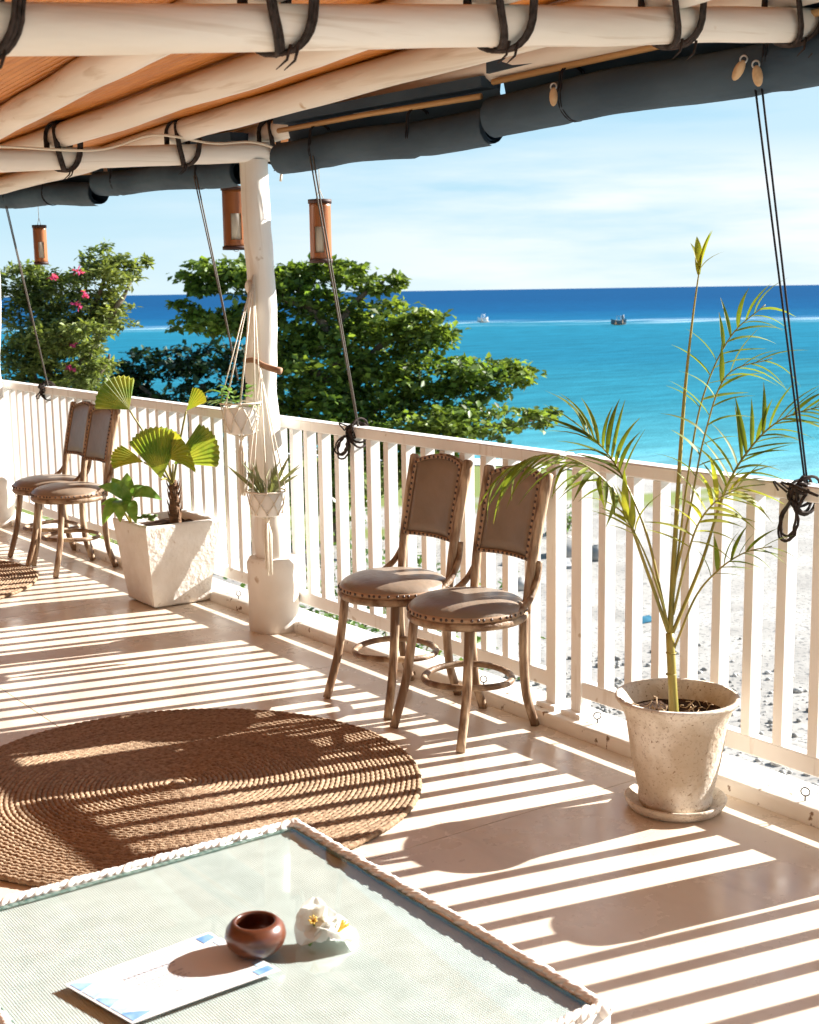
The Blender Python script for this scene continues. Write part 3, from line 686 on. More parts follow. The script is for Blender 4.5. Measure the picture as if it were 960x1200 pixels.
# ================================================================== CHAIRS
def make_chair(label):
    t = thing('chair', label, 'chair', group='cane chairs with taupe leather along the railing')
    # the chair faces -X
    for s in (1, -1):
        mb = MB(); pts = spline([(-.125, s*.150, .43), (-.140, s*.158, .30), (-.160, s*.168, .17), (-.205, s*.186, .002)], 6)
        mb.tube(pts, [lerp(.0185, .0165, i/(len(pts)-1)) for i in range(len(pts))], 10); mb.build('leg', M_chair, t)
    for s in (1, -1):
        mb = MB(); pts = spline([(.150, s*.140, .44), (.150, s*.140, .25), (.165, s*.140, .12), (.205, s*.143, .002)], 6)
        mb.tube(pts, .0175, 10); mb.build('leg', M_chair, t)
    for s in (1, -1):
        mb = MB(); pts = spline([(.160, s*.142, .435), (.175, s*.146, .56), (.198, s*.150, .68), (.225, s*.153, .80), (.258, s*.156, .935)], 6)
        n = len(pts); mb.tube(pts+[pts[-1]+Vector((.002, 0, .008))], [.0165+.004*min(1, i/n*1.5) for i in range(n)]+[.012], 10); mb.build('back_post', M_chair, t)
        mb = MB(); pts = spline([(.205, s*.163, .625), (.192, s*.168, .565), (.150, s*.180, .505), (.085, s*.194, .465), (.015, s*.206, .447)], 6)
        mb.tube(pts, [.0125+.002*math.sin(i) *.3 for i in range(len(pts))], 9); mb.build('arm_bracket', M_bent, t)
    # foot ring threaded inside the legs
    mb = MB(); pts = [(.160*math.cos(2*math.pi*k/40)*1.0, .165*math.sin(2*math.pi*k/40), .196+.004*math.sin(4*math.pi*k/40)) for k in range(40)]
    mb.tube(pts, .0125, 8, closed=True); mb.build('foot_ring', M_bent, t)
    # seat: wooden hoop, welt, padded top
    mb = MB(); mb.lathe([(.10, .418), (.196, .414), (.214, .419), (.222, .430), (.220, .442), (.208, .447), (.10, .447)], 44, wob=.015); mb.build('seat_frame', M_bent, t)
    mb = MB(); mb.lathe([(.213, .446), (.219, .455), (.217, .466), (.205, .471)], 44); mb.build('welt', M_trim, t)
    mb = MB(); prof = []
    for k in range(13):
        a = k/12*math.pi/2; prof.append((.216*math.cos(a)**.62 if k < 12 else .0001, .458+.052*math.sin(a)**1.0))
    mb.lathe(prof, 48); mb.build('seat', M_leather, t)
    mb = MB()
    for k in range(50):
        a = 2*math.pi*(k+.25*math.sin(k*7.7))/50; c = Vector((math.cos(a)*.2195, math.sin(a)*.2195, .459)); q = Vector((math.cos(a), math.sin(a), 0))
        mb.blob(c, q*.004, Vector((-q.y, q.x, 0))*.0062, Vector((0, 0, .0062)), 6, 4)
    o = mb.build('seat_studs', M_stud, t); o['kind'] = 'stuff'
    # padded back
    def bp(u, v, d):                         # u -1..1 across, v 0..1 up, d thickness towards the sitter
        zt = .925+.028*(1-u*u); z0 = .628-.004*u*u; z = lerp(z0, zt, v); x = .188+(z-.628)*.235+.0
        x += .018*(1-u*u)-.006
        return Vector((x-d, u*.138, z))
    def slab(name, m, u1, v0, v1, d0, d1, puff, sm=True):
        mb = MB(); N, K = 16, 14; F = []; Bk = []
        for i in range(K+1):
            v = lerp(v0, v1, i/K); a = []; b = []
            for j in range(N+1):
                u = lerp(-u1, u1, j/N); e = (1-(abs(u)/u1)**6)*(1-abs(2*(v-v0)/(v1-v0)-1)**6)
                a.append(bp(u, v, d1*(.35+.65*min(1, e*3))+puff*(1-(u/u1)**2)*(1-(2*(v-v0)/(v1-v0)-1)**2))); b.append(bp(u, v, d0))
            F.append(a); Bk.append(b)
        mb.grid([r[::-1] for r in F]); mb.grid(Bk)
        mb.grid([F[0], Bk[0]]); mb.grid([Bk[-1], F[-1]]); mb.grid([[F[i][0], Bk[i][0]] for i in range(K+1)][::-1]); mb.grid([[F[i][-1], Bk[i][-1]] for i in range(K+1)])
        return mb.build(name, m, t)
    slab('back_board', M_chair, 1.0, -.01, 1.0, -.010, .006, 0)
    slab('backrest', M_leather, .93, .035, .955, -.016, .013, .010)
    # raised border with studs
    mb = MB(); U = .95; border = [bp(-U, v, .010) for v in [k/16*.92+.03 for k in range(17)]]+[bp(u, .965, .010) for u in [-U+2*U*k/12 for k in range(1, 12)]]+[bp(U, v, .010) for v in [.95-k/16*.92 for k in range(17)]]+[bp(u, .02, .010) for u in [U-2*U*k/12 for k in range(1, 12)]]
    mb.tube(border, .0072, 6, closed=True); mb.build('back_welt', M_trim, t)
    mb = MB(); L = [0]
    for i in range(len(border)): L.append(L[-1]+(border[(i+1) % len(border)]-border[i]).length)
    n = 48
    for k in range(n):
        q = L[-1]*k/n; i = max(j for j in range(len(border)) if L[j] <= q); f_ = (q-L[i])/(L[i+1]-L[i]+1e-9)
        c = border[i].lerp(border[(i+1) % len(border)], f_)+Vector((-.0072, 0, 0)); mb.blob(c, (.004, 0, 0), (0, .0060, 0), (0, 0, .0060), 6, 4)
    o = mb.build('back_studs', M_stud, t); o['kind'] = 'stuff'
    return t
ch0 = make_chair('right chair of the near pair, its back under a drooping palm frond')
CH = [((2.985, 3.845), 4, None), ((2.995, 4.325), 6, 'left chair of the near pair, between the column and its twin'),
      ((2.985, 7.665), 5, 'right chair of the far pair, beside the white square planter'),
      ((3.02, 8.075), 2, 'left chair of the far pair, nearest the far column')]
for (x, y), a, lab in CH:
    o = ch0 if lab is None else copy_tree(ch0)
    o.location = (x, y, 0); o.rotation_euler.z = R(a)
    if lab: o['label'] = lab

# ================================================================== RUGS
def make_rug(label, c, Rr, z=.002):
    t = thing('round_rug', label, 'rug', (c[0], c[1], z), group='round braided jute rugs')
    r = Rr; k = 0
    while r > .03:
        n = max(12, int(2*math.pi*r/.0058)); turns = max(2, round(2*math.pi*r/.031)); mb = MB(); ph = rnd.uniform(0, 6.28)
        pts = []
        for i in range(n):
            a = 2*math.pi*i/n; q = r*(1+.010*mnoise.noise(Vector((math.cos(a)*1.6, math.sin(a)*1.6, k*.07))))+.0015*math.sin(a*turns*2+ph)
            pts.append((math.cos(a)*q, math.sin(a)*q, .0095+.002*mnoise.noise(Vector((math.cos(a)*6, math.sin(a)*6, k)))))
        mb.tube(pts, .0106, 8, closed=True, lobes=2, twist=math.pi*turns/n)
        mb.build('braid_ring', M_rug, t); r -= .0168; k += 1
    mb = MB(); mb.lathe([(.03, .004), (.022, .018), (.0001, .02)], 12); mb.build('centre_coil', M_rug, t)
    mb = MB(); mb.lathe([(Rr, 0), (Rr, .004), (.0001, .004)], 60); mb.build('backing', M_rug, t)
    return t
rug = make_rug('large round brown braided rug behind the wicker table', (1.852, 3.945), .795)
r2 = copy_tree(rug); r2.location = (1.96, 7.80, .002); r2.rotation_euler.z = 1.9; r2['label'] = 'far round brown rug cut by the left edge, before the far chairs'

# ================================================================== SQUARE PLANTER
pl = thing('planter', 'square tapered rough white planter between far chairs and near column', 'planter', (3.06, 6.52, 0))
mb = MB()
def ring4(h, z, n=12):
    out = []
    cs = [(-h, -h), (h, -h), (h, h), (-h, h)]
    for k in range(4):
        a, b = cs[k], cs[(k+1) % 4]
        for i in range(n): out.append((lerp(a[0], b[0], i/n), lerp(a[1], b[1], i/n), z))
    return out
rows = []
for h, z in [(.146, .004), (.158, .012)]+[(lerp(.160, .208, k/14), lerp(.02, .425, k/14)) for k in range(15)]+[(.208, .434), (.203, .440), (.182, .440), (.177, .434), (.172, .395)]:
    rr = ring4(h, z); rr.append(rr[0]); row = []
    for (x, y, zz) in rr:
        d = mnoise.noise(Vector((x*26, y*26, zz*26)))*.0022+mnoise.noise(Vector((x*8, y*8, zz*8)))*.0028
        q = Vector((x, y, 0)).normalized(); row.append(Vector((x, y, zz))+q*d)
    rows.append(row)
mb.grid(rows); sharp(mb.build('box', M_planter, pl), 60)
mb = MB(); mb.grid([[Vector((x, y, .402+.016*mnoise.noise(Vector((x*14, y*14, 0)))+.02*max(0, 1-math.hypot(x-.03, y)/.12))) for x in [-.175+.35*k/16 for k in range(17)]] for y in [-.175+.35*k/16 for k in range(17)]]); mb.build('soil', M_soil, pl)

# fan palm
FP = 7.00
base = Vector((3.105, 6.50, .41))
fp = thing('fan_palm', 'young fan palm with pleated yellow-green leaves in the square planter', 'plant', base)
mb = MB(); pts = spline([base-Vector((0, 0, .03)), base+Vector((0, 0, .10)), base+Vector((-.005, .0, .23))], 6); mb.tube(pts, [lerp(.034, .020, i/(len(pts)-1)) for i in range(len(pts))], 12)
for k in range(26):
    a = k*2.4; z = .01+.2*k/26; q = Vector((math.cos(a), math.sin(a), 0)); c = base+Vector((0, 0, z))
    mb.tube([c+q*.022, c+q*.034+Vector((0, 0, .03)), c+q*.040+Vector((0, 0, .055))], [.006, .004, .001], 5)
mb.build('trunk', M_trunk, fp, world=True)
crown = base+Vector((-.005, 0, .20))
def fan_leaf(base_px, tip_px, toward_cam, span, m, n=15, pleat=.016, droop=.05, dpt=FP, curl=.25):
    p = at(*base_px, dpt); q = at(*tip_px, dpt-toward_cam); mid = q-p; L = mid.length; d = mid.normalized()
    nrm = (-fwd+Vector((0, 0, .35))+rgt*.15); nrm = (nrm-d*nrm.dot(d)).normalized(); s = d.cross(nrm)
    pet = MB(); pet.tube(spline([crown, crown.lerp(p, .5)+Vector((0, 0, .02)), p], 5), [.006]*5+[.005]*5+[.004], 6)
    po = pet.build('leaf_stalk', M_palmstem, fp, world=True)
    rows = []
    for k in range(6):
        f_ = k/5; row = []
        for i in range(2*n+1):
            a = R(span)*(i/(2*n)*2-1); rad = L*f_*(1-.12*(abs(a)/R(span))**2)
            if k == 5: rad *= 1+(.035 if i % 2 else -.02)
            pz = .7*(pleat if i % 2 else -pleat)*min(1, f_*1.1)*(.4+.6*f_)
            w = p+d*(rad*math.cos(a)+.004)+s*(rad*math.sin(a))+nrm*(pz-curl*L*(math.sin(a)**2)*f_)-Vector((0, 0, droop*f_**2*L*2))
            row.append(w)
        rows.append(row)
    mb = MB(); mb.grid(rows); return mb.build('leaf', m, po, False, world=True)
fan_leaf((152, 481), (126, 446), .06, 50, M_fan, 12, .010, .02)
fan_leaf((189, 562), (180, 502), .10, 33, M_fan, 12, .011, .0, curl=.1)
fan_leaf((203, 544), (252, 512), .08, 31, M_fan, 10, .010, .02)
fan_leaf((196, 538), (217, 512), .14, 46, M_fany, 11, .009, .10)
fan_leaf((169, 542), (132, 526), .05, 26, M_fany, 8, .008, .08)
fan_leaf((218, 482), (236, 459), .04, 26, M_fany, 7, .008, .0)

# broad-leaved plant in the same planter
def broad_leaf(parent, p, tip, width, m, n=9, droop=.3, nrm_hint=Vector((0, 0, 1)), fold=.25, name='leaf'):
    p, tip = Vector(p), Vector(tip); d = tip-p; L = d.length; nh = Vector(nrm_hint)
    s = d.cross(nh)
    if s.length < 1e-6: s = d.cross(Vector((1, 0, 0)))
    s.normalize(); nm = s.cross(d).normalized(); rows = []
    for k in range(n+1):
        f_ = k/n; w = width*(math.sin(math.pi*min(1, f_*1.02)**.8))**.8 if 0 < f_ < 1 else width*.03
        c = p+d*f_+nm*(droop*L*.5*math.sin(math.pi*f_))
        rows.append([c+s*(w*u)+nm*(fold*w*abs(u)+.02*w*math.sin(k*2+u*3)) for u in (-1, -.5, 0, .5, 1)])
    mb = MB(); mb.grid(rows); return mb.build(name, m, parent, world=True)
lp = thing('broad_leaved_plant', 'small plant with glossy broad leaves at the planter\'s left corner', 'plant', at(151, 606, 6.93))
cc = at(150, 588, 6.93)
mb = MB(); mb.tube([at(153, 612, 6.95), cc], [.008, .006], 7); mb.tube([at(153, 612, 6.95), at(143, 596, 6.91)], [.007, .005], 7); mb.build('stem', M_palmstem, lp, world=True)
for (a, b, w, d, tw) in (((149, 584), (149, 554), .038, .05, -.02), ((146, 585), (115, 570), .044, .35, .06), ((155, 584), (190, 586), .044, .50, .06), ((146, 588), (120, 616), .036, .5, .08),
                         ((149, 588), (160, 614), .038, .35, .14), ((143, 586), (141, 612), .042, .25, .16), ((153, 582), (172, 570), .034, .3, -.04), ((147, 584), (131, 560), .034, .2, -.06), ((150, 590), (146, 566), .026, .15, .08), ((144, 590), (118, 592), .026, .3, .02)):
    broad_leaf(lp, at(*a, 6.93), at(*b, 6.93-tw), w, M_broad, droop=d, nrm_hint=Vector((-.35, -.55, .9)))
mb = MB()
for k in range(14):
    c = at(170+rnd.uniform(-8, 14), 606+rnd.uniform(-2, 3), 6.88); mb.blob(c, (.015, 0, 0), (0, .012, 0), (0, 0, .008), 6, 4)
mb.build('ground_foliage', M_shrub, lp, world=True)

# ================================================================== HANGING PLANTS
def hanger(top, potc, pr, ph, label, tail, seed):
    top, potc = Vector(top), Vector(potc)
    t = thing('macrame_hanger', label, 'plant hanger', top, group='macrame plant hangers on the column')
    n = 8; rim = [potc+Vector((math.cos(2*math.pi*k/n+.3)*(pr+.006), math.sin(2*math.pi*k/n+.3)*(pr+.006), ph)) for k in range(n)]
    for k in range(n):
        mb = MB(); c = top.lerp(rim[k], .5); mb.tube([top, c, rim[k]], .0028, 5); mb.build('cord', M_macrame, t, world=True)
    mb = MB(); q = .86
    low = [potc+Vector((math.cos(2*math.pi*(k+.5)/n+.3)*(pr*.93+.006), math.sin(2*math.pi*(k+.5)/n+.3)*(pr*.93+.006), ph*.55)) for k in range(n)]
    bot = [potc+Vector((math.cos(2*math.pi*k/n+.3)*(pr*.80+.005), math.sin(2*math.pi*k/n+.3)*(pr*.80+.005), .012)) for k in range(n)]
    for k in range(n):
        for a, b in ((rim[k], low[k]), (rim[k], low[k-1]), (low[k], bot[k]), (low[k], bot[(k+1) % n])):
            mb.tube([a, b], .003, 5)
        mb.tube([bot[k], potc+Vector((0, 0, -.02))], .003, 5)
        for p_ in (rim[k], low[k], bot[k]): mb.blob(p_, (.006, 0, 0), (0, .006, 0), (0, 0, .006), 6, 4)
    mb.torus(potc+Vector((0, 0, ph)), pr+.006, .0045, (0, 0, 1), 26, 6); mb.build('net', M_macrame, t, world=True)
    mb = MB(); e = potc+Vector((0, 0, -.02)); mb.blob(e, (.012, 0, 0), (0, .012, 0), (0, 0, .016), 8, 6); mb.build('tail_knot', M_macrame, t, world=True)
    mb = MB(); jr = random.Random(seed)
    for k in range(16):
        a = jr.uniform(0, 6.28); q = jr.uniform(.2, 1)*.020
        mb.tube([e, e+Vector((math.cos(a)*q, math.sin(a)*q, -tail*.25)), e+Vector((math.cos(a)*q*.85, math.sin(a)*q*.85, -tail*jr.uniform(.88, 1)))], .0036, 5)
    mb.build('tassel', M_macrame, t, world=True)
def hung_pot(c, r, h, label):
    t = thing('hanging_pot', label, 'pot', c, group='white pots in macrame hangers')
    mb = MB(); mb.lathe([(r*.70, 0), (r*.78, .004), (r*.95, h*.75), (r, h*.97), (r*.985, h), (r*.90, h), (r*.86, h*.8)], 30); mb.build('shell', M_wpot, t)
    mb = MB(); mb.lathe([(r*.88, h*.82), (r*.4, h*.87), (.0001, h*.88)], 20); mb.build('soil', M_soil, t)
k1 = at(283, 508, 6.20); k2 = at(313, 604, 6.17)
hanger(at(297, 322, 6.25), k1, .084, .140, 'upper macrame hanger tied high on the near column', .27, 3)
hanger(at(305, 432, 6.20), k2, .082, .112, 'lower macrame hanger slung from the driftwood peg', .26, 4)
hung_pot(k1, .082, .125, 'white pot hanging higher, with round leafy plant'); hung_pot(k2, .080, .105, 'white pot hanging lower, with the spiky plant')
t = thing('trailing_plant', 'round-leaved green plant in the upper hanging pot', 'plant', k1+Vector((0, 0, .115)))
jr = random.Random(4)
for k in range(22):
    a = jr.uniform(0, 6.28); l = jr.uniform(.06, .12); b = k1+Vector((math.cos(a)*.03, math.sin(a)*.03, .118)); up_ = jr.uniform(.0, .09)
    if k < 5: a = math.atan2(-rgt.y, -rgt.x)+jr.uniform(-.5, .5); l = .15; up_ = jr.uniform(.0, .07)
    broad_leaf(t, b+Vector((math.cos(a)*l*.35, math.sin(a)*l*.35, up_)), b+Vector((math.cos(a)*l, math.sin(a)*l, up_*1.1-.005)), .022, M_broad, 6, .35)
t = thing('spiky_plant', 'spiky variegated plant in the lower hanging pot', 'plant', k2+Vector((0, 0, .09)))
for k in range(24):
    a = k*2.4; sp = jr.uniform(.25, 1.0); L = jr.uniform(.13, .21); b = k2+Vector((math.cos(a)*.02, math.sin(a)*.02, .092))
    d = Vector((math.cos(a)*sp, math.sin(a)*sp, 1.05-.45*sp)).normalized(); broad_leaf(t, b, b+d*L, .009, M_spiky, 6, .12, nrm_hint=Vector((-d.y, d.x, .3)), fold=.5)

# ================================================================== POTTED PALM
PC = Vector((3.015, 2.835, 0))
sc_ = thing('saucer', 'round clay saucer under the potted palm', 'saucer', PC)
mb = MB(); mb.lathe([(.125, 0), (.142, .004), (.154, .022), (.158, .034), (.152, .037), (.143, .026), (.130, .014), (.0001, .013)], 44); mb.build('dish', M_pot, sc_)
pp = thing('potted_palm', 'tall slender palm in a limed terracotta pot at the right', 'potted plant', PC+Vector((0, 0, .014)))
mb = MB(); mb.lathe([(.104, 0), (.111, .006), (.113, .022), (.109, .028), (.121, .07), (.138, .15), (.148, .22), (.157, .275), (.170, .312), (.184, .330), (.190, .338), (.188, .346), (.178, .347), (.168, .330), (.155, .295), (.148, .26)], 64, wob=.004); mb.build('pot', M_pot, pp)
mb = MB(); P = []
for k in range(7):
    q = .157*k/6; P.append([Vector((math.cos(2*math.pi*j/28)*q, math.sin(2*math.pi*j/28)*q, .288+.012*mnoise.noise(Vector((math.cos(j/28*6.28)*q*20, math.sin(j/28*6.28)*q*20, 2))))) for j in range(29)])
mb.grid(P[::-1]); mb.build('soil', M_soil, pp)
mb = MB()
for k in range(34):
    a, q = rnd.uniform(0, 6.28), rnd.uniform(.02, .135); c = Vector((math.cos(a)*q, math.sin(a)*q, .296)); b = rnd.uniform(0, 6.28); l = rnd.uniform(.015, .04)
    mb.tube([c, c+Vector((math.cos(b)*l*.5, math.sin(b)*l*.5, rnd.uniform(.002, .02))), c+Vector((math.cos(b)*l, math.sin(b)*l, rnd.uniform(-.004, .03)))], .0016, 4)
o = mb.build('mulch', M_straw, pp); o['kind'] = 'stuff'
PD = 4.17                                     # distance of the stem
def pw(px, py, dd=0): return at(px, py, PD+dd)
mb = MB(); pts = spline([pw(790, 838), pw(788, 800), pw(785, 742)], 6); mb.tube(pts, [.0155-.003*i/len(pts) for i in range(len(pts))], 10)
for z in (790, 765): mb.torus(pw(786.5, z), .0148, .0022, (0, 0, 1), 14, 5)
mb.build('stem', M_palmstem, pp, world=True)
# leaflet meshes: lance shaped, creased along the middle, bending over
def leaflet_mesh(name, L, W, bend, m):
    mb = MB(); rows = []; n = 6
    for k in range(n+1):
        f_ = k/n; w = W*(math.sin(math.pi*(.08+.92*f_)**.75))**.9 if f_ < 1 else .0004
        z = -bend*L*f_**2.2; rows.append([Vector((L*f_, -w, z+w*.45)), Vector((L*f_, 0, z)), Vector((L*f_, w, z+w*.45))])
    mb.grid(rows); me = bpy.data.meshes.new(name); me.from_pydata(mb.v, [], mb.f); me.materials.append(m); me.polygons.foreach_set('use_smooth', [True]*len(me.polygons)); return me
LF = [leaflet_mesh('leaflet', .15, .0075, b, M_leaflet) for b in (.12, .28, .5)]
LFY = [leaflet_mesh('leaflet', .15, .0095, b, M_fany) for b in (.15, .35, .55)]
def frond(pts, t0, n, ang, length, droop, r=.0058, seed=0, sides=(1, -1), upness=0, meshes=None, skip=0, hint=None):
    pts = spline(pts, 8); N = len(pts); mb = MB(); mb.tube(pts, [lerp(r, .0016, i/(N-1)) for i in range(N)], 7); fr = mb.build('frond', M_palmstem, pp, world=True)
    jr = random.Random(seed); h = Vector(hint) if hint else Vector((0, 0, 1))
    for s in sides:
        for k in range(n):
            if jr.random() < skip: continue
            f_ = lerp(t0, .985, (k+.5*(s > 0))/n); i = min(int(f_*(N-1)), N-2); p = pts[i].lerp(pts[i+1], f_*(N-1)-i)
            T = (pts[min(i+1, N-1)]-pts[max(0, i-1)]).normalized()
            side = T.cross(h); side = (side.normalized() if side.length > .05 else rgt.copy())*s
            a = R(ang*lerp(1.15, .45, (f_-t0)/(1-t0))+jr.uniform(-9, 9))
            d = (T*math.cos(a)+side*math.sin(a)+Vector((0, 0, upness-droop*jr.uniform(.5, 1.3)))).normalized()
            up2 = Vector((0, 0, 1))-d*d.z
            if up2.length < .1: up2 = -fwd-d*(-fwd).dot(d)
            up2.normalize(); y = up2.cross(d)
            sc = length*lerp(.85, 1, math.sin(math.pi*min(1, (f_-t0)/(1-t0)*.9+.1)))*jr.uniform(.75, 1.12)/.15
            wsc = jr.uniform(.8, 1.25); roll = jr.uniform(-.5, .5)
            y2 = y*math.cos(roll)+up2*math.sin(roll); u2 = d.cross(y2)
            q = p-pp.location
            m4 = Matrix(((d.x*sc, y2.x*wsc, u2.x*sc, q.x), (d.y*sc, y2.y*wsc, u2.y*sc, q.y), (d.z*sc, y2.z*wsc, u2.z*sc, q.z), (0, 0, 0, 1)))
            o = bpy.data.objects.new('leaflet', jr.choice(meshes or LF)); COL.objects.link(o); o.parent = fr; o.matrix_basis = m4
    return fr
# spear and fronds
frond([pw(785, 745), pw(792, 620), pw(801, 480), pw(811, 380), pw(822, 300)], .93, 3, 12, .11, 0, .0095, 1, meshes=LFY)
frond([pw(783, 740), pw(757, 665, -.03), pw(728, 590, -.08), pw(690, 548, -.12), pw(640, 533, -.14), pw(588, 552, -.10)], .44, 17, 50, .20, .42, .006, 2)
frond([pw(784, 740), pw(762, 640, .03), pw(742, 585, .06), pw(715, 535, .10), pw(680, 500, .14)], .60, 10, 42, .19, -.35, .005, 3, hint=-fwd)
frond([pw(788, 742), pw(822, 660, .02), pw(846, 585, .03), pw(872, 535, .03), pw(915, 492, 0), pw(985, 470, -.05)], .38, 18, 42, .17, .06, .0062, 4, hint=-fwd+Vector((0, 0, .5)))
frond([pw(789, 700), pw(806, 560, .03), pw(824, 465, .06), pw(856, 395, .08), pw(897, 357, .08)], .46, 9, 48, .15, .02, .0040, 5, skip=.1, hint=-fwd)
frond([pw(789, 690), pw(808, 600, -.03), pw(826, 510, -.06), pw(852, 440, -.08), pw(905, 420, -.12)], .36, 9, 40, .15, .12, .0040, 6, skip=.1, hint=-fwd)
frond([pw(790, 760), pw(815, 700, -.05), pw(842, 668, -.08), pw(872, 648, -.10), pw(905, 640, -.12)], .42, 8, 44, .11, .0, .004, 7, skip=.15, hint=-fwd)
frond([pw(789, 720), pw(802, 665, -.06), pw(818, 615, -.10), pw(842, 585, -.14), pw(872, 570, -.16)], .36, 10, 58, .15, .12, .0044, 8, meshes=LFY, hint=-fwd)
frond([pw(784, 735), pw(768, 680, -.05), pw(748, 632, -.08), pw(728, 598, -.10)], .70, 5, 35, .14, -.25, .0045, 9, meshes=LFY, hint=-fwd)

# planter beyond the right edge, whose shadow falls into view
t = thing('tall_pot', 'narrow tall clay pot at the kerb beyond the right edge', 'pot', (3.10, 2.215, 0))
mb = MB(); mb.lathe([(.085, 0), (.095, .01), (.108, .20), (.112, .36), (.118, .40), (.112, .43), (.098, .43), (.09, .38), (.0001, .37)], 32); mb.build('shell', M_pot, t)

# ring bolts in the kerb
eb = None
for (x, y, a, lab) in ((3.262, 2.536, .3, 'ring bolt in the kerb at the lower right corner'), (3.286, 3.475, .9, 'ring bolt in the kerb just left of the palm pot'), (3.258, 4.096, .5, 'ring bolt in the kerb seen through the near chair\'s foot ring'),
                       (3.25, 6.10, .4, 'ring bolt in the kerb beside the square planter'), (3.26, 7.05, .8, 'ring bolt in the kerb behind the far chairs')):
    t = thing('ring_bolt', lab, 'ring bolt', (x, y, .05), a, 'ring bolts along the kerb')
    if eb is None:
        mb = MB(); mb.torus((0, 0, .030), .0135, .0024, (1, .15, .1), 20, 6); eb = (mb.build('eye', M_iron, t),)
        mb = MB(); mb.tube([(0, 0, -.004), (0, 0, .016)], .0026, 6); eb += (mb.build('shank', M_iron, t),)
    else:
        for q in eb: part_copy(q, q.name.split('.')[0], t)

# ================================================================== WICKER TABLE
TX0, TX1, TY0, TY1, TZ = .655, 1.517, 1.560, 2.605, .40
tb = thing('wicker_table', 'low white wicker table with a glass top in the foreground', 'table', ((TX0+TX1)/2, (TY0+TY1)/2, 0))
Z0 = TZ-.006
mb = MB(); mb.box(TX0+.02, TX1-.02, TY0+.02, TY1-.02, TZ-.045, TZ-.0145); mb.build('woven_top', M_weave, tb, False, world=True)
mb = MB(); mb.box(TX0+.026, TX1-.026, TY0+.026, TY1-.026, TZ-.0125, TZ-.004); go = mb.build('glass_top', [M_glass], tb, False, world=True)
mb = MB()
for (a, b) in (((TX0+.0262, TY0+.0262), (TX1-.0262, TY0+.0262)), ((TX0+.0262, TY1-.0262), (TX1-.0262, TY1-.0262)), ((TX0+.0262, TY0+.0262), (TX0+.0262, TY1-.0262)), ((TX1-.0262, TY0+.0262), (TX1-.0262, TY1-.0262))):
    dx, dy = (0, .0012) if a[1] == b[1] else (.0012, 0)
    mb.box(min(a[0], b[0])-dx, max(a[0], b[0])+dx, min(a[1], b[1])-dy, max(a[1], b[1])+dy, TZ-.0122, TZ-.0045)
mb.build('glass_edge', M_glassedge, go, False, world=True)
# rim core, then plaited strands laid over it one by one
for (x0, x1, y0, y1) in ((TX0+.004, TX1-.004, TY1-.022, TY1-.003), (TX0+.004, TX1-.004, TY0+.003, TY0+.022), (TX0+.003, TX0+.022, TY0+.022, TY1-.022), (TX1-.022, TX1-.003, TY0+.022, TY1-.022)):
    mb = MB(); mb.bbox(x0, x1, y0, y1, TZ-.05, TZ-.003, .004); mb.build('rim_core', M_wicker, tb, world=True)
mb = MB(); P_ = [Vector((-.024, -.006, -.003)), Vector((-.012, -.004, .003)), Vector((.0, .0, .0050)), Vector((.012, .004, .003)), Vector((.024, .006, -.003))]
mb.tube(P_, [.0045, .0068, .0076, .0068, .0045], 7); strand = mb.build('strand', M_wicker, tb); first = True
strands = []
for k in range(48): strands.append((lerp(TX0+.012, TX1-.012, (k+.5)/48), TY1-.012, 0)); 
for k in range(58): strands.append((TX1-.012, lerp(TY0+.012, TY1-.012, (k+.5)/58), math.pi/2))
for k in range(58): strands.append((TX0+.012, lerp(TY0+.012, TY1-.012, (k+.5)/58), math.pi/2))
for k in range(48): strands.append((lerp(TX0+.012, TX1-.012, (k+.5)/48), TY0+.012, 0))
for (x, y, a) in strands:
    o = strand if first else part_copy(strand, 'strand', tb); first = False
    o.location = Vector((x, y, TZ-.004+rnd.uniform(-.0022, .0015)))-tb.location; o.rotation_euler = (rnd.uniform(-.15, .15), rnd.uniform(-.08, .08), a+rnd.uniform(-.22, .22))
# woven apron and legs wrapped in cane
mb = MB()
for z in [TZ-.055-.0125*k for k in range(9)]:
    for (ax, a, b, c) in ((0, TX0, TX1, TY0), (0, TX0, TX1, TY1), (1, TY0, TY1, TX0), (1, TY0, TY1, TX1)):
        pts = []; n = 46
        for k in range(n+1):
            u = lerp(a+.005, b-.005, k/n); w = .0035*math.sin(k*math.pi/1.0+(z*1000 % 2)*math.pi+math.pi/2)
            sgn = 1 if c in (TX1, TY1) else -1
            pts.append((u, c+sgn*(-.008+w), z) if ax == 0 else (c+sgn*(-.008+w), u, z))
        mb.tube(pts, .0058, 5)
o = mb.build('apron_weave', M_wicker, tb, world=True); o['kind'] = 'stuff'
for (x, y) in ((TX0+.03, TY0+.03), (TX1-.03, TY0+.03), (TX0+.03, TY1-.03), (TX1-.03, TY1-.03)):
    mb = MB(); z = 0
    while z < TZ-.055: mb.bbox(x-.024, x+.024, y-.024, y+.024, z, z+.0098, .003); z += .010
    mb.build('leg', M_wicker, tb, world=True)
for (x, y) in ((TX1-.014, TY0+.014), (TX0+.014, TY0+.014), (TX0+.014, TY1-.014), (TX1-.014, TY1-.014)):
    mb = MB(); mb.blob((x, y, TZ-.008), (.019, 0, 0), (0, .019, 0), (0, 0, .016), 12, 8); mb.build('corner_wrap', M_wicker, tb, world=True)

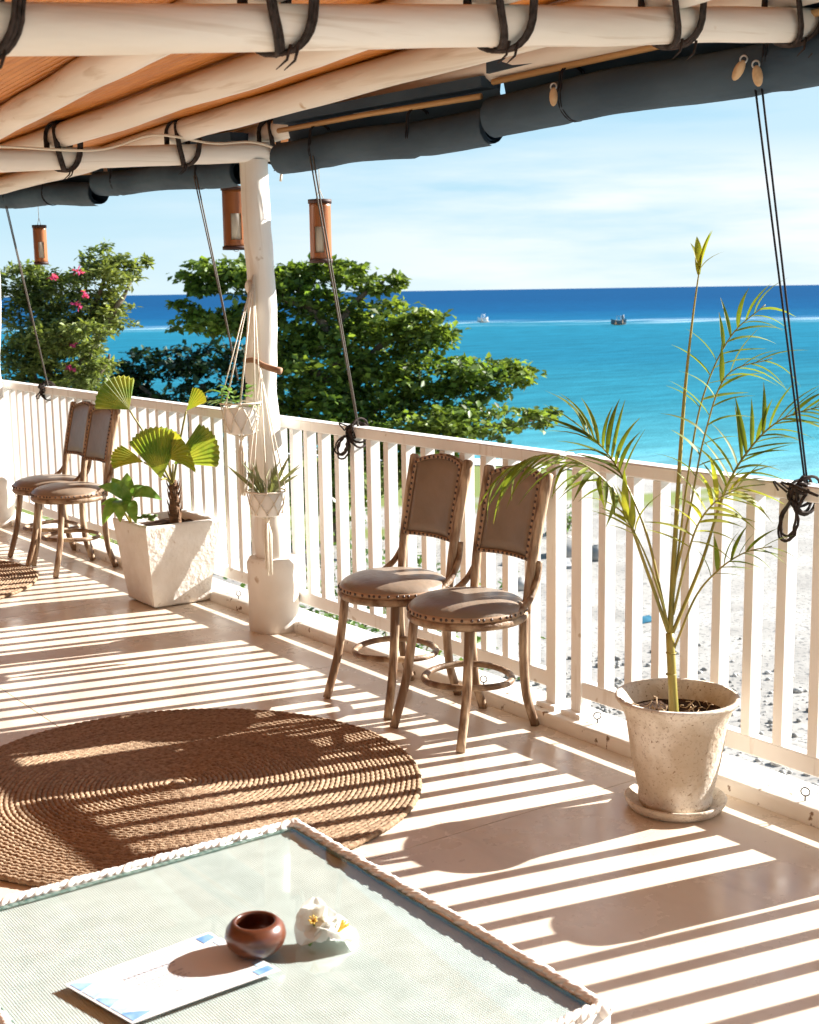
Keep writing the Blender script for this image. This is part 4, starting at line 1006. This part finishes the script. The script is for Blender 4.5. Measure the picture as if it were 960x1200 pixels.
# menu card on the glass
GZ = TZ-.004
A = Vector((.797, 2.199, 0)); u = Vector((.314, -.192-.004+.004, 0)); B_ = Vector((1.096, 2.225, 0)); D_ = Vector((.839, 2.003, 0)); C_ = Vector((1.131, 2.011, 0))
def card(s_, t_, z=0):     # s along the long side 0..1, t along the short side
    p = (A*(1-s_)+B_*s_)*(1-t_)+(D_*(1-s_)+C_*s_)*t_; return Vector((p.x, p.y, GZ+.0011+z+.0012*math.sin(s_*3.1)*t_))
cd = thing('menu_card', 'white printed card with pale blue corners lying on the glass', 'card', (A.x, A.y, GZ))
mb = MB(); mb.grid([[card(i/10, j/6) for i in range(11)] for j in range(6, -1, -1)]); mb.grid([[card(i/10, j/6, -.0009) for i in range(11)] for j in range(7)]); mb.build('sheet', M_paper, cd, world=True)
for (x0, y0, x1, y1, which) in ((.02, .03, .13, .22, 0), (.02, .22, .11, .42, 1), (.02, .42, .13, .64, 0), (.02, .64, .10, .80, 1), (.02, .79, .17, .97, 0), (.88, .03, .98, .17, 0), (.93, .18, .98, .28, 1), (.86, .86, .98, .97, 0), (.92, .72, .98, .84, 1)):
    q = MB(); q.poly([card(x0, y1, .0008), card(x1, (y0+y1)/2+.03, .0008), card(x0+.02 if x0 < .5 else x1, y0, .0008), card(x0, y0+.01, .0008)]); q.build('print_patch', (M_blue1, M_blue2)[which], cd, world=True)
mb = MB(); jr = random.Random(12)
for row, (w, y, h) in enumerate(((.30, .44, .014), (.26, .50, .012), (.30, .545, .012), (.22, .59, .012), (.05, .75, .016), (.34, .27, .030), (.30, .33, .012))):
    s0 = .44-w/2 if row != 4 else .40
    x = s0
    while x < s0+w:
        l = jr.uniform(.016, .05); mb.poly([card(x, y+h, .0009), card(min(x+l, s0+w), y+h, .0009), card(min(x+l, s0+w), y, .0009), card(x, y, .0009)]); x += l+.009
o = mb.build('print_lines', M_ink, cd, world=True); o['kind'] = 'stuff'

# wooden bowl
bw = thing('wooden_bowl', 'small round reddish wooden bowl on the menu card', 'bowl', (1.128, 2.098, GZ+.0022))
mb = MB(); mb.lathe([(.0001, 0), (.028, 0), (.042, .007), (.053, .020), (.057, .034), (.054, .048), (.046, .058), (.040, .062), (.036, .061), (.035, .057), (.042, .045), (.044, .032), (.036, .014), (.0001, .009)], 48); mb.build('shell', M_bowl, bw)

# white blossoms
def blossom(c, axis, r, seed, parent, n=6):
    axis = Vector(axis).normalized(); a = axis.orthogonal().normalized(); b = axis.cross(a); jr = random.Random(seed)
    for k in range(n):
        th = 2*math.pi*k/n+jr.uniform(-.15, .15); d0 = a*math.cos(th)+b*math.sin(th); s = axis.cross(d0); open_ = jr.uniform(.70, 1.0); rows = []
        for i in range(8):
            f_ = i/7; w = r*.60*math.sin(math.pi*(.10+.84*f_)**.9)**.7; cen = c+d0*(r*f_*open_*1.1)+axis*(r*(.75*f_-.55*f_*f_*open_*1.5)); rows.append([cen+s*(w*u_)+axis*(.30*w*u_*u_+.06*r*math.sin(5*u_+k)) + d0*(-.15*w*u_*u_) for u_ in (-1, -.6, -.2, .2, .6, 1)])
        mb = MB(); mb.grid(rows); mb.build('petal', M_petal, parent, world=True)
    for k in range(7):
        th = 2*math.pi*k/7; d0 = a*math.cos(th)+b*math.sin(th); mb = MB(); mb.tube([c, c+axis*r*.35+d0*r*.08, c+axis*r*.6+d0*r*.16], [.0016, .0013, .002], 5); mb.build('stamen', M_yellow, parent, world=True)
bc = Vector((1.250, 2.060, GZ))
fl = thing('white_flower', 'pair of white blossoms lying on the glass beside the bowl', 'flower', bc)
blossom(bc+Vector((-.010, .014, .034)), (-.55, -.70, .75), .046, 2, fl, 5); blossom(bc+Vector((.026, -.008, .012)), (.45, -.35, .75), .048, 5, fl, 6); blossom(bc+Vector((.012, -.002, .020)), (-.1, .5, .8), .040, 9, fl, 5)
mb = MB(); mb.tube(spline([bc+Vector((-.01, .012, .04)), bc+Vector((-.02, .0, .018)), bc+Vector((-.035, -.008, .006))], 5), .003, 6); mb.build('stalk', M_broad, fl, world=True)

# ================================================================== TREES
def leaf_mesh(mb, pads, n, size, up=.55, seed=1, shell=.55, round_=.5):
    """many small folded leaves spread through flattened clumps"""
    jr = random.Random(seed); tot = sum(p[3]*p[4] for p in pads)
    for (cx, cy, dd, rx, ry, base_d) in pads:
        c = at(cx, cy, base_d+dd); k = base_d/FPX; RX, RZ = rx*k, ry*k; RY = RX*.75
        m = int(n*rx*ry/tot)
        clumps = max(3, m//26)
        cl = []
        for q in range(clumps):
            while True:
                v = Vector((jr.uniform(-1, 1), jr.uniform(-1, 1), jr.uniform(-1, 1)))
                if shell*jr.random() < v.length <= 1: break
            cl.append(v)
        for q in range(m):
            v = cl[q % clumps]+Vector((jr.gauss(0, 1), jr.gauss(0, 1), jr.gauss(0, .7)))*.13
            p = c+r0*(v.x*RX)+Vector((fwd.x, fwd.y, 0)).normalized()*(v.y*RY)+Vector((0, 0, v.z*RZ))
            d = Vector((jr.gauss(0, 1), jr.gauss(0, 1), jr.gauss(-.15, .45))).normalized()
            nrm = Vector((jr.gauss(0, 1-up), jr.gauss(0, 1-up), 1)).normalized(); s = d.cross(nrm)
            if s.length < .1: continue
            s.normalize(); nn = s.cross(d); L = size*jr.uniform(.5, 1.35); w = L*round_*.5
            a, b = p, p+d*L
            mb._add([a, p+d*L*.55+s*w+nn*w*.35, b, p+d*L*.55-s*w+nn*w*.35], [(0, 1, 2), (0, 2, 3)])
def limb(mb, pts, r0_, r1_, seed):
    sp = spline(pts, 6); mb.tube([p+mnoise.noise_vector(Vector((i*.4, seed, 0)))*r0_*.5 for i, p in enumerate(sp)], [lerp(r0_, r1_, i/(len(sp)-1)) for i in range(len(sp))], 9)
TD = 25.0
tr = thing('almond_tree', 'big spreading tropical almond tree with glossy tiered crown behind the railing', 'tree', at(395, 622, TD))
mb = MB()
limb(mb, [at(395, 640, TD), at(392, 540, TD), at(400, 470, TD), at(385, 400, TD), at(350, 340, TD)], .22, .06, 1)
for q in ([(398, 500), (460, 470), (540, 450), (610, 440)], [(400, 480), (430, 420), (480, 385), (520, 375)], [(395, 450), (340, 420), (280, 385), (225, 372)], [(385, 400), (420, 350), (450, 330)], [(360, 360), (300, 335), (240, 320)], [(396, 520), (480, 505), (560, 500), (625, 492)], [(395, 500), (340, 480), (300, 460)]):
    limb(mb, [at(x, y, TD) for x, y in q], .09, .02, q[0][1])
mb.build('trunk', M_bark, tr, world=True)
def tier(pads, n, seed): 
    mb = MB(); leaf_mesh(mb, [(*p[:2], p[4] if len(p) > 4 else 0, p[2], p[3], TD) for p in pads], int(n*1.15), .158, .38, seed, .6, .62); mb.build('leaf_tier', M_almond, tr, world=True)
tier([(262, 318, 52, 15), (238, 338, 26, 9), (300, 332, 40, 16), (222, 356, 20, 6)], 2100, 1)
tier([(258, 380, 50, 15), (235, 372, 26, 8), (300, 372, 36, 15)], 1500, 2)
tier([(372, 322, 55, 16, .6), (435, 332, 36, 12), (400, 312, 30, 10), (350, 345, 45, 20), (458, 330, 16, 6)], 2400, 3)
tier([(385, 380, 70, 30, .4), (450, 372, 58, 20), (500, 385, 36, 22, -.4), (480, 402, 52, 22), (415, 405, 70, 24), (340, 400, 42, 34)], 5200, 4)
tier([(560, 436, 62, 18), (606, 440, 24, 10), (500, 440, 60, 24, -.3), (540, 458, 50, 16)], 2700, 5)
tier([(380, 440, 70, 34, -.4), (450, 450, 60, 30, -.4), (330, 450, 40, 40), (400, 480, 80, 30, -.5)], 4200, 6)
tier([(570, 492, 72, 17, -.6), (622, 490, 32, 11, -.6), (500, 492, 70, 24, -.8), (430, 505, 70, 24, -.8), (360, 510, 50, 26)], 4000, 7)
tier([(420, 545, 70, 34, -.4), (350, 560, 50, 34), (500, 530, 55, 20, -.4), (565, 520, 40, 10, -.6), (390, 590, 44, 22)], 3300, 8)

DD = 32.0
dk = thing('evergreen_tree', 'low evergreen tree with shade-darkened leaves left of the column, before the sea', 'tree', at(235, 585, DD))
mb = MB(); limb(mb, [at(235, 600, DD), at(232, 520, DD), at(240, 450, DD)], .2, .07, 4); limb(mb, [at(233, 520, DD), at(180, 470, DD), at(150, 440, DD)], .1, .03, 5); limb(mb, [at(234, 520, DD), at(280, 470, DD)], .1, .03, 6); mb.build('trunk', M_bark, dk, world=True)
mb = MB(); leaf_mesh(mb, [(x, y, 0, rx, ry, DD) for x, y, rx, ry in ((170, 432, 46, 22), (235, 425, 52, 24), (285, 440, 40, 34), (225, 468, 62, 24), (150, 455, 34, 20), (255, 510, 80, 34), (150, 520, 40, 26), (200, 560, 90, 30))], 8500, .20, .55, 21, .5, .6); mb.build('crown', M_dark, dk, world=True)

BD = 15.5
bt = thing('flowering_bush_tree', 'tall feathery light green bush tree with pink blossoms at the left', 'tree', at(75, 640, BD))
mb = MB()
for q in ([(75, 660), (70, 540), (60, 450), (40, 380), (30, 330)], [(75, 560), (95, 470), (100, 400), (118, 340), (130, 300)], [(98, 420), (130, 370), (155, 330)], [(72, 500), (45, 450), (25, 430)], [(92, 480), (115, 440), (130, 415)]):
    limb(mb, [at(x, y, BD) for x, y in q], .07, .012, q[0][0]+q[-1][0])
mb.build('trunk', M_bark, bt, world=True)
mb = MB(); leaf_mesh(mb, [(x, y, d, rx, ry, BD) for x, y, rx, ry, d in ((28, 332, 40, 26, 0), (60, 345, 42, 26, .2), (122, 303, 34, 17, 0), (148, 320, 26, 12, .2), (115, 330, 36, 20, -.2), (105, 362, 40, 24, 0), (130, 372, 30, 20, .1), (35, 380, 42, 34, 0), (75, 395, 40, 26, .2), (20, 425, 26, 34, -.2), (60, 440, 36, 24, .1), (105, 425, 30, 22, .2), (95, 450, 44, 18, 0), (20, 480, 30, 40, 0), (98, 395, 30, 24, -.5), (98, 435, 26, 20, -.5), (60, 400, 30, 24, -.4), (165, 308, 14, 6, .2))], 19000, .085, .35, 31, .35, .42); mb.build('crown', M_light, bt, world=True)
for k, (x, y) in enumerate(((62, 325), (94, 316), (97, 346), (81, 405), (80, 432), (89, 358))):
    mb = MB(); leaf_mesh(mb, [(x, y, -.6, 6, 4, BD)], 20, .048, .2, 50+k, .2, .8); mb.build('blossom', M_pink, bt, world=True)

# shrubs on the ground below the terrace
jr = random.Random(77); k = 0
for (x, y, r, h, lab) in ((4.15, 5.0, .55, .7, 'low green shrub below the railing behind the left near chair'), (4.1, 6.3, .6, .9, 'low green shrub below the railing beside the near column'), (4.3, 7.6, .7, .8, 'low green shrub below the railing behind the planter'), (4.2, 9.0, .7, 1.0, 'low green shrub below the railing behind the far chairs'),
                          (5.6, 6.9, .8, 1.0, 'rounded shrub on the ground a step out from the column'), (7.0, 10.2, 1.0, 1.5, 'taller shrub on the ground before the almond tree'), (8.6, 13.4, 1.3, 1.7, 'bushy shrub near the foot of the almond tree'), (5.2, 12.5, 1.3, 2.2, 'dense shrub beyond the far chairs'), (4.1, 4.55, .4, .5, 'small shrub below the railing between the two near chairs'), (17.30, 19.20, .30, .42, 'little green seedling alone on the pale beach')):
    g = ground(x, y); t = thing('shrub', lab, 'shrub', (x, y, g), group='shrubs below the terrace')
    mb = MB()
    for q in range(6):
        a = q*1.05; mb.tube([(x, y, g), (x+math.cos(a)*r*.3, y+math.sin(a)*r*.3, g+h*.5), (x+math.cos(a)*r*.6, y+math.sin(a)*r*.6, g+h*.9)], [.02, .012, .004], 5)
    mb.build('stem', M_bark, t, world=True)
    mb = MB(); n = int(900*min(1.6, r*r*1.6))+90
    for q in range(n):
        v = Vector((jr.gauss(0, .5), jr.gauss(0, .5), abs(jr.gauss(0, .5)))); p = Vector((x+v.x*r, y+v.y*r, g+.05+min(1.2, v.z+.2*jr.random())*h))
        d = Vector((jr.gauss(0, 1), jr.gauss(0, 1), jr.gauss(.2, .5))).normalized(); s = d.cross(Vector((jr.gauss(0, .4), jr.gauss(0, .4), 1))).normalized(); L = .11*jr.uniform(.6, 1.3); w = L*.24
        mb._add([p, p+d*L*.5+s*w, p+d*L, p+d*L*.5-s*w], [(0, 1, 2), (0, 2, 3)])
    mb.build('foliage', M_shrub, t, world=True)

# ================================================================== BEACH THINGS
def stone(px, py, r, lab, m=M_stone):
    d = 3.0
    while at(px, py, d).z > ground(at(px, py, d).x, at(px, py, d).y): d += .05
    p = at(px, py, d); mb = MB(); P = []
    for i in range(9):
        a = math.pi*i/8; P.append([Vector((math.cos(2*math.pi*j/12)*math.sin(a)*r, math.sin(2*math.pi*j/12)*math.sin(a)*r*.8, -math.cos(a)*r*.62))*(1+.25*mnoise.noise(Vector((math.cos(j/12*6.28)*2, math.sin(j/12*6.28)*2, i*.5+r*30)))) for j in [q % 12 for q in range(13)]])
    mb.grid(P); o = mb.build('boulder', m, None); o.location = p+Vector((0, 0, r*.3)); return tag(o, lab, 'boulder', 'boulders on the beach')
stone(664, 650, .34, 'pale boulder on the beach right of the near chair back'); stone(702, 655, .26, 'smaller pale boulder right of the first on the beach'); stone(610, 690, .20, 'low boulder on the beach seen under the near chair back')
def gp(px, py):
    d = 3.0
    while at(px, py, d).z > ground(at(px, py, d).x, at(px, py, d).y): d += .04
    return at(px, py, d)
p = gp(691, 710); mb = MB(); mb.bbox(-.06, .06, -.05, .05, -.1, .32, .008); o = sharp(mb.build('timber_stump', M_greywood)); o.location = p; o.rotation_euler.z = .4; tag(o, 'short grey timber post standing on the beach', 'post')
p = gp(755, 728); mb = MB(); mb.grid([[Vector((x*.06, y*.05, .02+.035*mnoise.noise(Vector((x*.9, y*.9, 0)))+.03*math.exp(-(x*x+y*y)*.2))) for x in range(-4, 5)] for y in range(-3, 4)]); o = mb.build('cloth', M_bluecloth); o.location = p; tag(o, 'crumpled blue cloth lying on the beach', 'cloth')
for (x, y, l, a, lab) in ((600, 660, .5, .3, 'grey plank on the beach behind the near chair back'), (665, 662, .7, .9, 'grey plank at the foot of the pale boulder'), (665, 716, .4, .2, 'small grey plank left of the timber post')):
    p = gp(x, y); mb = MB(); mb.bbox(-l/2, l/2, -.05, .05, 0, .05, .005); o = sharp(mb.build('plank', M_greywood)); o.location = p; o.rotation_euler.z = a; tag(o, lab, 'plank', 'planks on the beach')

# boats
def boat(px, py, L, lab, dark, rz):
    e = at(px, py, 100)-EYE; k = (SEA-CAM_H)/e.z; p = EYE+e*k
    t = thing('outrigger_boat', lab, 'boat', (p.x, p.y, SEA), rz, 'boats on the water'); mb = MB(); P = []
    for i in range(11):
        f_ = i/10*2-1; w = .32*(1-abs(f_)**2.4)+.01; sh = .10*f_*f_*2.2
        P.append([Vector((f_*L/2, s*w, z+sh)) for s, z in ((-1, .62), (-.85, .2), (0, -.05), (.85, .2), (1, .62))])
    mb.grid(P); mb.build('hull', M_hulld if dark else M_hull, t)
    mb = MB(); mb.grid([[Vector((p_[0].x, p_[0].y*u, p_[0].z-.08)) for u in (1, 0, -1)] for p_ in P]); mb.build('deck', M_hull, t)
    mb = MB(); mb.bbox(-L*.14, L*.16, -.30, .30, 1.15, 1.20, .01)
    mb.build('canopy', M_hulld if dark else M_hull, t)
    mb = MB()
    for x in (-.12, .14):
        for s in (-1, 1): mb.tube([(x*L, s*.26, .5), (x*L, s*.26, 1.16)], .03, 5)
    mb.build('canopy_post', M_hull, t)
    for s in (-1, 1):
        mb = MB(); mb.tube(spline([(-L*.40, s*1.25, .16), (0, s*1.3, .08), (L*.40, s*1.25, .18)], 5), .05, 6); mb.build('outrigger', M_bamboo, t)
    mb = MB()
    for x in (-.22, .24): mb.tube(spline([(x*L, -1.27, .14), (x*L, 0, .68), (x*L, 1.27, .14)], 5), .035, 5)
    mb.build('crossbeam', M_bamboo, t)
    if dark:
        mb = MB(); mb.blob((L*.28, 0, .95), (.18, 0, 0), (0, .22, 0), (0, 0, .42), 8, 6); mb.build('cargo', M_hulld, t)
boat(725, 381, 2.0, 'dark outrigger boat on the reef line right of centre', True, R(-40))
boat(566, 378, 1.6, 'small white boat at the reef line beyond the almond tree', False, R(-25))
